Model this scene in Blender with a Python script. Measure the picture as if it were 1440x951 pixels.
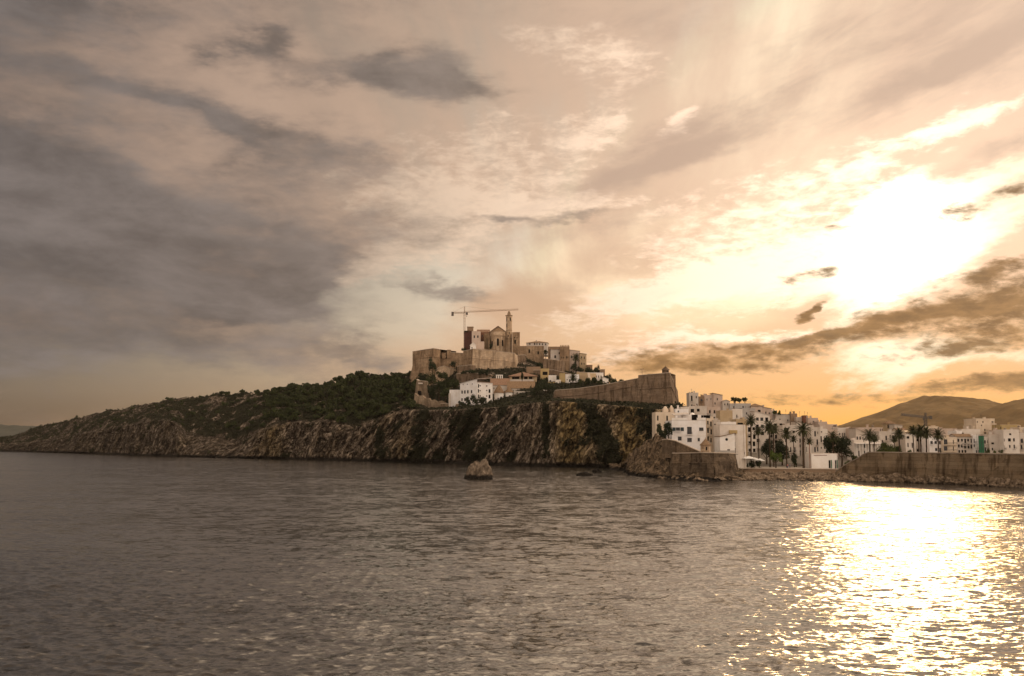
import bpy, math, random
import numpy as np
from mathutils import Vector, Matrix
R = math.radians
scene = bpy.context.scene
for o in list(bpy.data.objects): bpy.data.objects.remove(o)
col = scene.collection

# ------------------------------------------------------------------ camera
F = 1400.0; CX, CY = 720.0, 475.5; HZ = 617.0; CH = 14.0
TILT = math.atan((HZ - CY) / F); CT, ST = math.cos(TILT), math.sin(TILT)
cam_d = bpy.data.cameras.new('camera'); cam = bpy.data.objects.new('camera', cam_d); col.objects.link(cam)
cam.location = (0, 0, CH); cam.rotation_euler = (R(90) + TILT, 0, 0)
cam_d.sensor_width = 36; cam_d.lens = 36 * F / 1440; cam_d.clip_start = 1; cam_d.clip_end = 30000
scene.camera = cam

def pdir(px, py):
    u = (px - CX) / F; v = (CY - py) / F
    return np.array([u, CT - v * ST, ST + v * CT])
def at(px, py, Y):
    d = pdir(px, py); s = Y / d[1]
    return Vector((d[0] * s, Y, CH + d[2] * s))
def wdist(py):                      # depth at which the water line stands at this height of the picture
    d = pdir(720, py); return -CH / d[2] * d[1]
def azel(px, py):
    d = pdir(px, py); d = d / np.linalg.norm(d)
    return math.atan2(d[0], d[1]), math.asin(d[2])

# ------------------------------------------------------------------ world
SUN_AZ, SUN_EL = azel(1262, 330)
scene.view_settings.view_transform = 'Standard'; scene.view_settings.look = 'None'
scene.view_settings.exposure = 0.0; scene.view_settings.gamma = 1.0
scene.render.engine = 'CYCLES'
scene.cycles.max_bounces = 5; scene.cycles.diffuse_bounces = 2; scene.cycles.glossy_bounces = 3
scene.cycles.transparent_max_bounces = 8; scene.cycles.volume_bounces = 0
scene.cycles.sample_clamp_indirect = 6.0
scene.cycles.use_denoising = True

class NB:
    def __init__(s, tree): s.t = tree; s.N = tree.nodes; s.L = tree.links
    def put(s, sock, v):
        if v is None: return
        if isinstance(v, bpy.types.NodeSocket): s.L.new(v, sock)
        elif isinstance(v, (tuple, list)) and sock.type == 'RGBA' and len(v) == 3: sock.default_value = (*v, 1)
        else: sock.default_value = v
    def m(s, op, a, b=None, c=None, clamp=False):
        n = s.N.new('ShaderNodeMath'); n.operation = op; n.use_clamp = clamp
        for i, v in enumerate((a, b, c)): s.put(n.inputs[i], v)
        return n.outputs[0]
    def v(s, op, a, b=None, scale=None):
        n = s.N.new('ShaderNodeVectorMath'); n.operation = op
        s.put(n.inputs[0], a)
        if b is not None: s.put(n.inputs[1], b)
        if scale is not None: s.put(n.inputs['Scale'], scale)
        return n.outputs['Value'] if op in ('DOT_PRODUCT', 'LENGTH', 'DISTANCE') else n.outputs[0]
    def sep(s, a):
        n = s.N.new('ShaderNodeSeparateXYZ'); s.put(n.inputs[0], a); return n.outputs
    def comb(s, x, y, z=0.0):
        n = s.N.new('ShaderNodeCombineXYZ')
        for i, q in enumerate((x, y, z)): s.put(n.inputs[i], q)
        return n.outputs[0]
    def mix(s, f, a, b, mode='MIX', clamp=True):
        n = s.N.new('ShaderNodeMix'); n.data_type = 'RGBA'; n.blend_type = mode; n.clamp_factor = clamp
        s.put(n.inputs[0], f); s.put(n.inputs[6], a); s.put(n.inputs[7], b); return n.outputs[2]
    def rgbv(s, c):
        n = s.N.new('ShaderNodeSeparateColor'); s.put(n.inputs[0], c); return s.comb(*n.outputs[:3])
    def vmix(s, f, a, b):
        n = s.N.new('ShaderNodeMix'); n.data_type = 'VECTOR'; n.clamp_factor = True
        s.put(n.inputs[0], f); s.put(n.inputs[4], a); s.put(n.inputs[5], b); return n.outputs[1]
    def noise(s, vec, scale, detail=4, rough=.5, lac=2.0, dist=0.0, colour=False, dims='3D'):
        n = s.N.new('ShaderNodeTexNoise'); n.noise_dimensions = dims
        s.put(n.inputs['Vector'], vec)
        for k, q in (('Scale', scale), ('Detail', detail), ('Roughness', rough), ('Lacunarity', lac), ('Distortion', dist)):
            s.put(n.inputs[k], q)
        return n.outputs['Color'] if colour else n.outputs[0]
    def step(s, x, a, b, lo=0.0, hi=1.0, kind='SMOOTHSTEP'):
        n = s.N.new('ShaderNodeMapRange'); n.interpolation_type = kind
        for i, q in enumerate((x, a, b, lo, hi)): s.put(n.inputs[i], q)
        return n.outputs[0]
    def blob(s, vec, px, py, sx, sy, rot=0.0):
        a, e = azel(px, py)
        n = s.N.new('ShaderNodeMapping'); n.vector_type = 'TEXTURE'
        s.put(n.inputs[0], vec); n.inputs[1].default_value = (a, e, 0)
        n.inputs[2].default_value = (0, 0, R(-rot)); n.inputs[3].default_value = (sx / F, sy / F, 1e6)
        return s.m('POWER', .36788, s.v('DOT_PRODUCT', n.outputs[0], n.outputs[0]))
    last = None
    def blobs(s, vec, L):            # each blob waits for the one before it, which keeps the shader's stack small
        x, y, _ = s.sep(vec); acc = None
        for px, py, sx, sy, rot, w in L:
            b = s.blob(s.comb(x, y, s.last if s.last is not None else 0.0), px, py, sx, sy, rot)
            acc = s.m('MULTIPLY', b, w) if acc is None else s.m('MULTIPLY_ADD', b, w, acc); s.last = acc
        return acc

world = bpy.data.worlds.new('World'); scene.world = world; world.use_nodes = True
def build_sky():
    t = world.node_tree; t.nodes.clear(); q = NB(t); q.mix = q.vmix
    d = q.v('NORMALIZE', q.N.new('ShaderNodeTexCoord').outputs['Generated'])
    x, y, z = q.sep(d)
    az = q.m('ARCTAN2', x, y); el = q.m('ARCSINE', z)
    V0 = q.comb(az, el, 0.0)
    zc = q.m('ADD', q.m('MAXIMUM', z, 0.0), .10)
    u = q.m('DIVIDE', x, zc); v = q.m('DIVIDE', y, zc)
    C = q.comb(u, v, 0.0)
    # streaks of the high cloud run away from the viewer, a little to the right
    S = q.comb(q.m('MULTIPLY', q.m('SUBTRACT', u, q.m('MULTIPLY', v, .10)), 1.0), q.m('MULTIPLY', v, .22), 3.7)
    fs = q.noise(S, 1.7, 9, .58, 2.1, .15)
    hz = q.step(el, .04, .20)
    fs = q.m('MULTIPLY_ADD', q.m('SUBTRACT', fs, .5), hz, .5)
    fm = q.noise(q.comb(u, q.m('MULTIPLY', v, .55), 1.3), 2.3, 10, .60, 2.1, .25)
    ff = q.noise(q.comb(u, q.m('MULTIPLY', v, .75), 5.1), 11.0, 5, .62, 2.1, .5)
    # wispy turbulence in angle space, flattened sideways, for ragged cloud edges
    E = q.comb(az, q.m('MULTIPLY', el, 2.6), 2.0)
    fe = q.noise(E, 9.0, 9, .62, 2.1, .3)
    fl = q.noise(E, 30.0, 6, .6, 2.1, .2)
    wc = q.v('SUBTRACT', q.rgbv(q.noise(E, 5.0, 6, .6, 2.0, 0, True)), (.5, .5, .5))
    W1 = q.v('ADD', V0, q.v('MULTIPLY', wc, (.16, .075, 0)))
    th = q.m('ARCCOSINE', q.m('MINIMUM', q.v('DOT_PRODUCT', d, (math.sin(SUN_AZ) * math.cos(SUN_EL), math.cos(SUN_AZ) * math.cos(SUN_EL), math.sin(SUN_EL))), .99999))
    def ex(k): return q.m('POWER', 2.71828, q.m('DIVIDE', th, -k))
    def gs(k):
        r = q.m('DIVIDE', th, k); return q.m('POWER', .36788, q.m('MULTIPLY', r, r))
    # clear air: the physical sky, warmed by the evening
    sk = q.N.new('ShaderNodeTexSky'); sk.sky_type = 'NISHITA'; sk.sun_disc = False
    sk.sun_elevation = SUN_EL; sk.sun_rotation = SUN_AZ; sk.dust_density = 4.0; sk.air_density = 1.0; sk.altitude = 0
    clear = q.v('MULTIPLY', q.v('MULTIPLY', q.rgbv(sk.outputs[0]), (1.0, .90, .72)), (.056, .056, .056))
    lum = q.v('DOT_PRODUCT', clear, (.3, .55, .15))
    clear = q.mix(.85, clear, q.v('MULTIPLY', q.comb(lum, lum, lum), (.95, 1.0, .91)))
    clear = q.v('MINIMUM', clear, (1.1, .95, .7))
    # lit veil of high cloud
    B = q.m('ADD', .125, q.m('ADD', q.m('MULTIPLY', ex(.62), .87), q.m('MULTIPLY', gs(.20), .10)))
    vm = q.step(fs, .34, .66, .92, 1.07)
    B = q.m('MULTIPLY', B, vm)
    veil = q.v('SCALE', q.mix(gs(.75), (1.0, .78, .645), (1.0, .77, .575)), scale=B)
    cov = q.m('ADD', fs, q.m('MULTIPLY', q.blobs(W1, [
        (560, 430, 120, 60, 0, -.45), (90, 540, 260, 70, 2, -.34), (330, 560, 200, 50, 0, -.18), (1000, 440, 120, 30, -10, -.30), (860, 400, 60, 20, -10, -.12),
        (700, 430, 100, 28, -10, .25), (900, 330, 100, 20, -8, -.1), (1390, 290, 60, 18, -20, -.3)]), 1.0))
    skyc = q.mix(q.step(cov, .22, .52, .15, 1.0), clear, veil)
    # warm air low over the land on the sunny side
    low = q.m('MULTIPLY', q.m('POWER', 2.71828, q.m('DIVIDE', q.m('MAXIMUM', el, 0.0), -.075)), gs(.50))
    skyc = q.mix(q.m('MULTIPLY', low, 1.45, clamp=True), skyc, (1.02, .56, .15))
    def nrm(n, k): return q.m('MULTIPLY_ADD', q.m('SUBTRACT', n, .5), k, .5)
    def dens(D, n, w): return q.step(q.m('ADD', D, n), 1 - w, 1 + w)
    fr = q.noise(q.comb(q.m('MULTIPLY', q.m('ADD', q.m('MULTIPLY', az, .951), q.m('MULTIPLY', el, .309)), 1.0), q.m('MULTIPLY', q.m('SUBTRACT', q.m('MULTIPLY', el, .951), q.m('MULTIPLY', az, .309)), 3.6), 7.0), 11.0, 9, .64, 2.1, .4)
    fcell = q.noise(E, 62.0, 4, .6, 2.1, .3)
    # soft bright cloud flecks (mackerel sky) in the middle and by the sun
    mk = q.blobs(W1, [(640, 290, 150, 60, -12, .55), (600, 370, 90, 30, -15, .45), (830, 70, 120, 34, 8, .60), (830, 185, 60, 44, -20, .60), (965, 180, 34, 11, -22, .75),
                      (1350, 170, 120, 15, -17, .80), (1060, 375, 240, 42, -17, .74), (1080, 300, 200, 30, -14, .42), (940, 408, 180, 28, -12, .52), (790, 290, 130, 22, 4, .50),
                      (900, 500, 120, 10, -8, .55), (1010, 470, 110, 10, -6, .6), (1150, 470, 90, 14, -8, .75), (700, 200, 60, 50, 10, .35), (1120, 240, 160, 30, -14, .32), (560, 250, 120, 60, -5, .34), (520, 380, 60, 26, -40, .5)])
    mask = dens(mk, nrm(q.m('MULTIPLY_ADD', ff, .42, q.m('MULTIPLY_ADD', fr, .28, q.m('MULTIPLY', fcell, .30))), 2.9), .34)
    Bf = q.m('ADD', .30, q.m('ADD', q.m('MULTIPLY', ex(.5), 1.0), q.m('MULTIPLY', gs(.28), .62)))
    mask = q.m('MULTIPLY', mask, q.step(mk, .06, .28))
    skyc = q.mix(q.m('MULTIPLY', mask, .80), skyc, q.v('SCALE', (1.0, .815, .63), scale=Bf))
    # thin grey bands among the high cloud on the sunny side
    gd = q.blobs(W1, [(1400, 50, 140, 60, -20, .62), (1090, 150, 250, 28, -20, .60), (1330, 110, 150, 18, -18, .5), (960, 220, 140, 18, -16, .5), (1400, 215, 80, 14, -16, .6), (900, 30, 140, 24, 0, .45), (830, 330, 120, 16, -8, .45), (880, 240, 100, 34, -30, .4), (1200, 30, 160, 26, -12, .42)])
    gm = dens(gd, nrm(q.m('MULTIPLY_ADD', fr, .7, q.m('MULTIPLY', fs, .3)), 2.0), .50)
    skyc = q.mix(q.m('MULTIPLY', gm, .72), skyc, (.50, .385, .305))
    # grey cloud masses away from the sun
    W2 = q.v('ADD', V0, q.v('MULTIPLY', wc, (.30, .14, 0)))
    dk = q.blobs(W2, [(180, 310, 300, 66, 6, .85), (20, 220, 170, 70, 12, .5), (200, 150, 270, 26, 13, .42), (340, 180, 150, 26, 12, .5), (420, 250, 100, 44, 4, .40),
                      (600, 118, 70, 36, 8, .72), (520, 112, 120, 24, 6, .55), (388, 66, 52, 18, 4, .62), (430, 402, 70, 32, -4, .85), (360, 430, 150, 24, 2, .6),
                      (150, 380, 210, 50, 5, .68), (60, 20, 140, 24, 8, .42), (280, 500, 160, 34, 4, .36), (500, 490, 70, 16, 8, .45), (640, 418, 66, 12, 8, .60),
                      (715, 297, 70, 9, 4, .66), (815, 316, 70, 8, 6, .58), (560, 320, 110, 36, 0, .34), (60, 470, 260, 60, 4, .40), (330, 480, 200, 50, 2, .32), (120, -260, 560, 200, 0, 1.1), (-300, 200, 260, 330, 0, .9)])  # the big overhead blob is out of view, added to darken the left water
    dn = nrm(q.m('MULTIPLY_ADD', fs, .25, q.m('MULTIPLY_ADD', fm, .30, q.m('MULTIPLY_ADD', fe, .25, q.m('MULTIPLY', fl, .20)))), 2.7)
    dm = dens(dk, dn, .46)
    gk = q.m('ADD', q.m('ADD', .140, q.m('MULTIPLY', gs(.42), .14)), q.m('MULTIPLY', ex(.42), .17))
    gk = q.m('MULTIPLY', gk, q.m('MULTIPLY', q.step(fe, .3, .7, .82, 1.22), q.step(fm, .3, .7, .85, 1.2)))
    skyc = q.mix(q.m('MULTIPLY', dm, .95), skyc, q.v('SCALE', q.mix(gs(.65), (1.0, .945, .93), (1.0, .80, .62)), scale=gk))
    # the burst of light where the sun stands behind the cloud
    br = q.blobs(W1, [(1262, 320, 88, 36, -22, 1.0), (1175, 364, 120, 20, -20, .54), (1262, 264, 62, 24, -20, .62), (1215, 392, 80, 14, -22, .5), (1385, 258, 120, 15, -17, .85), (1390, 322, 110, 24, -14, .70), (1300, 385, 80, 32, -8, .68),
                      (1262, 505, 84, 30, -6, .85), (1235, 435, 46, 24, -30, .62), (1400, 500, 80, 18, 0, .40), (1070, 410, 110, 14, -14, .36)])
    bm = dens(br, nrm(q.m('MULTIPLY_ADD', fr, .50, q.m('MULTIPLY_ADD', fl, .30, q.m('MULTIPLY', fcell, .20))), 2.6), .36)
    bm = q.m('MULTIPLY', bm, q.step(br, .06, .25))
    core = q.m('ADD', 1.0, q.m('ADD', q.m('MULTIPLY', gs(.055), .7), q.m('MULTIPLY', gs(.12), .35)))
    skyc = q.mix(bm, skyc, q.v('SCALE', q.mix(gs(.13), (1.06, .88, .58), (1.10, 1.0, .80)), scale=core))
    # low broken cloud on the sunny side, lit through from behind
    W3 = q.v('ADD', V0, q.v('MULTIPLY', wc, (.20, .05, 0)))
    lk = q.blobs(W3, [(1400, 424, 110, 36, -6, .92), (1275, 448, 70, 12, -7, .40), (1050, 500, 200, 20, -3, .56), (930, 518, 140, 14, 0, .44), (1440, 470, 60, 14, -4, .5), (1145, 424, 18, 10, -20, .9), (1145, 440, 15, 6, -10, .8),
                      (1130, 478, 120, 9, -4, .5), (1130, 553, 240, 12, 0, .38), (1400, 545, 130, 15, -4, .75), (1340, 497, 70, 9, -8, .55), (1190, 318, 30, 8, 2, .38), (1410, 378, 60, 8, -6, .58), (1330, 300, 34, 10, -10, .46), (1400, 285, 70, 14, -18, .52),
                      (1130, 378, 60, 8, -6, .5), (1200, 465, 60, 6, -4, .40)])
    lm = dens(lk, nrm(q.m('MULTIPLY_ADD', fl, .45, q.m('MULTIPLY_ADD', fcell, .25, q.m('MULTIPLY', fe, .30))), 2.9), .30)
    lm = q.m('MULTIPLY', lm, q.step(lk, .12, .30))
    lo = q.m('POWER', 2.71828, q.m('DIVIDE', q.m('MAXIMUM', el, 0.0), -.12))
    lcol = q.v('SCALE', q.mix(lo, (.58, .36, .17), (.92, .53, .19)), scale=q.m('MULTIPLY', q.m('ADD', .50, q.m('MULTIPLY', gs(.25), -.05)), q.step(fl, .35, .68, 1.25, .72)))
    skyc = q.mix(q.m('MULTIPLY', lm, .95), skyc, lcol)
    skyc = q.v('MULTIPLY', q.v('POWER', q.v('MAXIMUM', skyc, (.001, .001, .001)), (1.12, 1.12, 1.12)), (1.12, 1.055, 1.035))
    # unseen eastern sky behind the viewer, brightened and warmed to light the land
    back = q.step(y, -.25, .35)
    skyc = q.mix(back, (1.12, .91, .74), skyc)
    # unseen glow above the view, added to brighten the reflections on the water
    ha, he = R(8), R(36)
    hd = q.m('ARCCOSINE', q.m('MINIMUM', q.v('DOT_PRODUCT', d, (math.sin(ha) * math.cos(he), math.cos(ha) * math.cos(he), math.sin(he))), .99999))
    hd = q.m('DIVIDE', hd, .25)
    skyc = q.v('ADD', skyc, q.v('SCALE', (1.0, .75, .50), scale=q.m('MULTIPLY', q.m('MULTIPLY', q.m('POWER', .36788, q.m('MULTIPLY', hd, hd)), q.step(el, .43, .56)), 1.9)))
    # unseen glow beyond the right edge, added to light the land from the side
    sa, se = R(88), R(38)
    dd = q.m('ARCCOSINE', q.m('MINIMUM', q.v('DOT_PRODUCT', d, (math.sin(sa) * math.cos(se), math.cos(sa) * math.cos(se), math.sin(se))), .99999))
    dd = q.m('DIVIDE', dd, .52)
    skyc = q.v('ADD', skyc, q.v('SCALE', (1.0, .80, .62), scale=q.m('MULTIPLY', q.m('POWER', .36788, q.m('MULTIPLY', dd, dd)), 2.6)))
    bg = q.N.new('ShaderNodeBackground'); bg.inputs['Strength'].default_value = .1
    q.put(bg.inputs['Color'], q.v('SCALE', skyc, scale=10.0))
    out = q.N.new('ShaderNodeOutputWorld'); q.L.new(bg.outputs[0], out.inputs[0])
build_sky()
world.cycles.sampling_method = 'MANUAL'; world.cycles.sample_map_resolution = 1024

sun_d = bpy.data.lights.new('sun', 'SUN'); sun = bpy.data.objects.new('sun', sun_d); col.objects.link(sun)
sun_d.energy = .5; sun_d.angle = R(8.0); sun_d.color = (1.0, .61, .26)
sun.rotation_euler = Vector((math.sin(SUN_AZ) * math.cos(SUN_EL), math.cos(SUN_AZ) * math.cos(SUN_EL), math.sin(SUN_EL))).to_track_quat('Z', 'Y').to_euler()

# ------------------------------------------------------------------ helpers
def mat(name, rough=.85, spec=.3):
    m = bpy.data.materials.new(name); m.use_nodes = True
    b = m.node_tree.nodes['Principled BSDF']; b.inputs['Roughness'].default_value = rough
    b.inputs['Specular IOR Level'].default_value = spec
    return m, NB(m.node_tree), b
def tag(o, label=None, cat=None, group=None, kind=None):
    for k, q in (('label', label), ('category', cat), ('group', group), ('kind', kind)):
        if q: o[k] = q
    return o
def link(name, me, parent=None, m=None):
    o = bpy.data.objects.new(name, me); col.objects.link(o)
    if m is not None and me is not None and len(me.materials) == 0:
        for k in (m if isinstance(m, (list, tuple)) else [m]): me.materials.append(k)
    if parent is not None: o.parent = parent
    return o
def empty(name, loc, rz=0.0):
    o = bpy.data.objects.new(name, None); col.objects.link(o); o.location = loc; o.rotation_euler = (0, 0, rz)
    o.empty_display_size = .5; return o
def copy_tree(o, parent=None):
    c = o.copy(); col.objects.link(c)
    if parent is not None: c.parent = parent
    for ch in list(o.children): copy_tree(ch, c)
    return c
def np_mesh(name, verts, faces, smooth=False):
    me = bpy.data.meshes.new(name); n = len(verts); k = faces.shape[1]
    me.vertices.add(n); me.vertices.foreach_set('co', np.asarray(verts, np.float32).ravel())
    me.loops.add(faces.size); me.loops.foreach_set('vertex_index', faces.astype(np.int32).ravel())
    me.polygons.add(len(faces)); me.polygons.foreach_set('loop_start', np.arange(0, faces.size, k, dtype=np.int32))
    if smooth: me.polygons.foreach_set('use_smooth', np.ones(len(faces), bool))
    me.update(calc_edges=True); me.validate(); return me
def grid_faces(nr, nc):
    i = np.arange(nr - 1)[:, None] * nc + np.arange(nc - 1)[None, :]
    return np.stack([i, i + 1, i + nc + 1, i + nc], -1).reshape(-1, 4)
def point_attr(me, name, vals):
    a = me.attributes.new(name, 'FLOAT', 'POINT'); a.data.foreach_set('value', np.asarray(vals, np.float32).ravel())

def _h(ix, iy, iz, s):
    n = (ix.astype(np.int64) * 374761393 + iy.astype(np.int64) * 668265263 + iz.astype(np.int64) * 2147483647 + s * 144665) & 0xffffffff
    n = ((n ^ (n >> 13)) * 1274126177) & 0xffffffff
    n = ((n ^ (n >> 16)) * 2246822519) & 0xffffffff
    return ((n ^ (n >> 15)) & 0xffffff) / float(0xffffff)
def vnoise(p, s=0):
    f = np.floor(p); t = p - f; t = t * t * (3 - 2 * t); i = f.astype(np.int64); r = 0
    for dx in (0, 1):
        for dy in (0, 1):
            for dz in (0, 1):
                w = (t[..., 0] if dx else 1 - t[..., 0]) * (t[..., 1] if dy else 1 - t[..., 1]) * (t[..., 2] if dz else 1 - t[..., 2])
                r = r + w * _h(i[..., 0] + dx, i[..., 1] + dy, i[..., 2] + dz, s)
    return r
def fbm(p, oct=5, s=0, gain=.5, ridged=False):
    r = 0; a = 1; tot = 0
    for k in range(oct):
        n = vnoise(p * (2.03 ** k) + 17.3 * k, s + k)
        if ridged: n = 1 - np.abs(2 * n - 1)
        r = r + a * n; tot += a; a *= gain
    return r / tot

class MB:
    "collects shapes and links them as one mesh object"
    def __init__(s): s.v = []; s.f = []; s.mi = []
    def quad(s, pts, mi=0):
        b = len(s.v); s.v += [tuple(p) for p in pts]; s.f.append(tuple(range(b, b + len(pts)))); s.mi.append(mi)
    def solid(s, pts8, mi=0):                     # four points below, four above, both the same way round
        b = len(s.v); s.v += [tuple(p) for p in pts8]
        for f in ((3, 2, 1, 0), (4, 5, 6, 7), (0, 1, 5, 4), (1, 2, 6, 5), (2, 3, 7, 6), (3, 0, 4, 7)):
            s.f.append(tuple(b + i for i in f)); s.mi.append(mi)
    def box(s, x0, x1, y0, y1, z0, z1, mi=0):
        s.solid([(x0, y0, z0), (x1, y0, z0), (x1, y1, z0), (x0, y1, z0), (x0, y0, z1), (x1, y0, z1), (x1, y1, z1), (x0, y1, z1)], mi)
    def prism(s, poly, z0, z1, top=None, mi=0):   # plan polygon, anticlockwise; top = its plan at z1
        n = len(poly); top = top or poly; b = len(s.v)
        zz0 = z0 if isinstance(z0, (list, tuple)) else [z0] * n; zz1 = z1 if isinstance(z1, (list, tuple)) else [z1] * n
        s.v += [(p[0], p[1], z) for p, z in zip(poly, zz0)] + [(p[0], p[1], z) for p, z in zip(top, zz1)]
        for i in range(n):
            j = (i + 1) % n; s.f.append((b + i, b + j, b + n + j, b + n + i)); s.mi.append(mi)
        s.f.append(tuple(b + n + i for i in range(n))); s.mi.append(mi)
        s.f.append(tuple(b + n - 1 - i for i in range(n))); s.mi.append(mi)
    def tube(s, pts, rad, n=6, mi=0):
        pts = [Vector(p) for p in pts]; rad = rad if isinstance(rad, (list, tuple)) else [rad] * len(pts); b = len(s.v)
        for i, p in enumerate(pts):
            d = (pts[min(i + 1, len(pts) - 1)] - pts[max(i - 1, 0)]).normalized()
            a = d.orthogonal().normalized() if abs(d.z) < .95 else Vector((1, 0, 0)); a = (a - d * a.dot(d)).normalized(); c = d.cross(a)
            for k in range(n):
                w = 2 * math.pi * k / n; q = p + (a * math.cos(w) + c * math.sin(w)) * rad[i]; s.v.append(tuple(q))
        for i in range(len(pts) - 1):
            for k in range(n):
                j = (k + 1) % n; s.f.append((b + i * n + k, b + i * n + j, b + (i + 1) * n + j, b + (i + 1) * n + k)); s.mi.append(mi)
        s.f.append(tuple(b + k for k in reversed(range(n)))); s.mi.append(mi)
        e = b + (len(pts) - 1) * n; s.f.append(tuple(e + k for k in range(n))); s.mi.append(mi)
    def lathe(s, prof, c=(0, 0), n=16, mi=0):     # (radius, z) from the bottom up
        b = len(s.v)
        for r, z in prof:
            for k in range(n):
                w = 2 * math.pi * k / n; s.v.append((c[0] + r * math.cos(w), c[1] + r * math.sin(w), z))
        for i in range(len(prof) - 1):
            for k in range(n):
                j = (k + 1) % n; s.f.append((b + i * n + k, b + i * n + j, b + (i + 1) * n + j, b + (i + 1) * n + k)); s.mi.append(mi)
        s.f.append(tuple(b + k for k in reversed(range(n)))); s.mi.append(mi)
        e = b + (len(prof) - 1) * n; s.f.append(tuple(e + k for k in range(n))); s.mi.append(mi)
    def mesh(s, name, m):
        me = bpy.data.meshes.new(name); me.from_pydata(s.v, [], s.f); me.update()
        for k in (m if isinstance(m, (list, tuple)) else [m]): me.materials.append(k)
        if any(s.mi): me.polygons.foreach_set('material_index', s.mi)
        return me
    def build(s, name, m, parent=None): return link(name, s.mesh(name, m), parent)

# ------------------------------------------------------------------ water
def build_water():
    rng = np.random.default_rng(4)
    ys = [12, 20, 28, 36, 44, 50]
    py = 985.0
    while py > 619.5:
        y = wdist(py)
        if y > ys[-1]: ys.append(y)
        py -= .7 if py > 690 else .6
    ys += [ys[-1] * 1.4, 9000, 14000]
    ys = np.array(ys); us = np.linspace(-1.0, 1.0, 1500) * .80; us = np.sign(us) * (np.abs(us) ** 1.0)
    Y, U = np.meshgrid(ys, us, indexing='ij'); X = U * Y
    dy = np.gradient(ys)[:, None]; dx = (ys * (us[1] - us[0]))[:, None]
    Z = np.zeros_like(X); DX = np.zeros_like(X); DY = np.zeros_like(X)
    n = 190
    lam = np.exp(rng.uniform(math.log(.50), math.log(2.5), n))
    main = R(262)                                  # the way the chop travels
    for i in range(n):
        L = lam[i]; spread = R(44)
        a = main + rng.normal(0, spread) * .8
        kx, ky = math.cos(a), math.sin(a); k = 2 * math.pi / L
        s = .0178 * (1.0 if L < 1.5 else (1.5 / L) ** 1.1)
        samp = np.maximum(np.abs(ky) * dy, np.abs(kx) * dx)
        w = np.clip((L / np.maximum(samp, 1e-3) - 2.2) / 2.0, 0, 1) * s * L / 6.283
        ph = k * (kx * X + ky * Y) + rng.uniform(0, 6.283)
        Z += w * np.cos(ph); c = w * np.sin(ph); DX -= kx * c; DY -= ky * c
    g = fbm(np.stack([X / 38, Y / 22, X * 0], -1), 3, 9)     # gusts: rougher and smoother patches
    gg = .5 + 1.0 * g; Z *= gg; X = X + DX * gg * 1.5; Y = Y + DY * gg * 1.5      # choppy: sharp crests, broad troughs
    me = np_mesh('water', np.stack([X, Y, Z], -1).reshape(-1, 3), grid_faces(len(ys), len(us)), True)
    m, q, b = mat('sea_water', .15, .5)
    b.inputs['Base Color'].default_value = (.020, .018, .014, 1); b.inputs['IOR'].default_value = 2.0
    P = q.N.new('ShaderNodeNewGeometry').outputs['Position']
    def slopes(scale, stretch, amt, det=2):
        c = q.noise(q.v('MULTIPLY', P, (stretch, 1.0, 1.0)), scale, det, .55, 2.0, .3, True)
        return q.v('MULTIPLY', q.v('SUBTRACT', c, (.5, .5, .5)), (amt * .95, amt, 0))
    gust = q.step(q.noise(q.v('MULTIPLY', P, (.35, 1.0, 1.0)), .022, 4, .6), .35, .65, .7, 1.2)
    sl = q.v('ADD', slopes(.40, .6, .50, 2), q.v('ADD', slopes(1.0, .6, .74, 2), slopes(3.2, .65, .58, 3)))
    sl = q.v('ADD', sl, q.v('ADD', slopes(.13, .6, .26, 3), slopes(.04, .5, .14, 3)))
    sl = q.v('SCALE', sl, scale=gust)
    gn = q.N.new('ShaderNodeNewGeometry').outputs['Normal']
    q.put(b.inputs['Normal'], q.v('NORMALIZE', q.v('ADD', gn, sl)))
    tag(link('water', me, None, m), kind='structure')
build_water()

# ------------------------------------------------------------------ land
def I(x, pts): return np.interp(x, [p[0] for p in pts], [p[1] for p in pts])
def wd(py): return np.array([wdist(p) for p in np.atleast_1d(py)])
def wpos(px, py, Y):
    u = (px - CX) / F; v = (CY - py) / F; dy = CT - v * ST
    return np.stack([u * Y / dy, Y + 0 * u, CH + (ST + v * CT) * Y / dy], -1)

SHORE = [(-300, 632.5), (0, 635.2), (60, 636.4), (100, 637.5), (200, 641), (300, 644), (400, 646.2), (500, 648.5), (560, 650), (600, 651), (700, 654.5), (780, 656.5), (880, 658.5), (1000, 659.5)]
CLIFF = [(-300, 628), (0, 625), (40, 623), (70, 619), (100, 614), (140, 606), (185, 598), (215, 592), (240, 592), (252, 600), (262, 612), (300, 620), (330, 622), (350, 614), (372, 605), (400, 597), (425, 593), (436, 596),
         (452, 593), (470, 596), (486, 601), (498, 605.5), (512, 600), (540, 590), (562, 581), (580, 578), (600, 577), (640, 577), (700, 573), (740, 568), (780, 564), (840, 569), (900, 574), (945, 578), (1000, 592)]
CREST = [(-300, 617), (0, 617), (12, 615), (30, 611), (52, 602), (80, 596), (100, 591), (150, 580), (200, 571), (240, 564), (300, 557), (350, 554), (400, 552), (440, 547), (470, 541), (490, 535), (510, 531), (540, 531), (577, 532),
         (600, 530), (618, 522), (640, 512), (665, 498), (724, 500), (760, 512), (800, 523), (830, 530), (860, 541), (880, 552), (900, 557), (945, 565), (1000, 590)]
CRESTY = [(-300, 1500), (0, 1270), (100, 1090), (200, 990), (300, 920), (400, 860), (500, 810), (577, 770), (640, 735), (720, 730), (800, 690), (860, 640), (900, 560), (945, 525), (1000, 500)]
PXS = np.linspace(-260, 985, 760)
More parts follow.
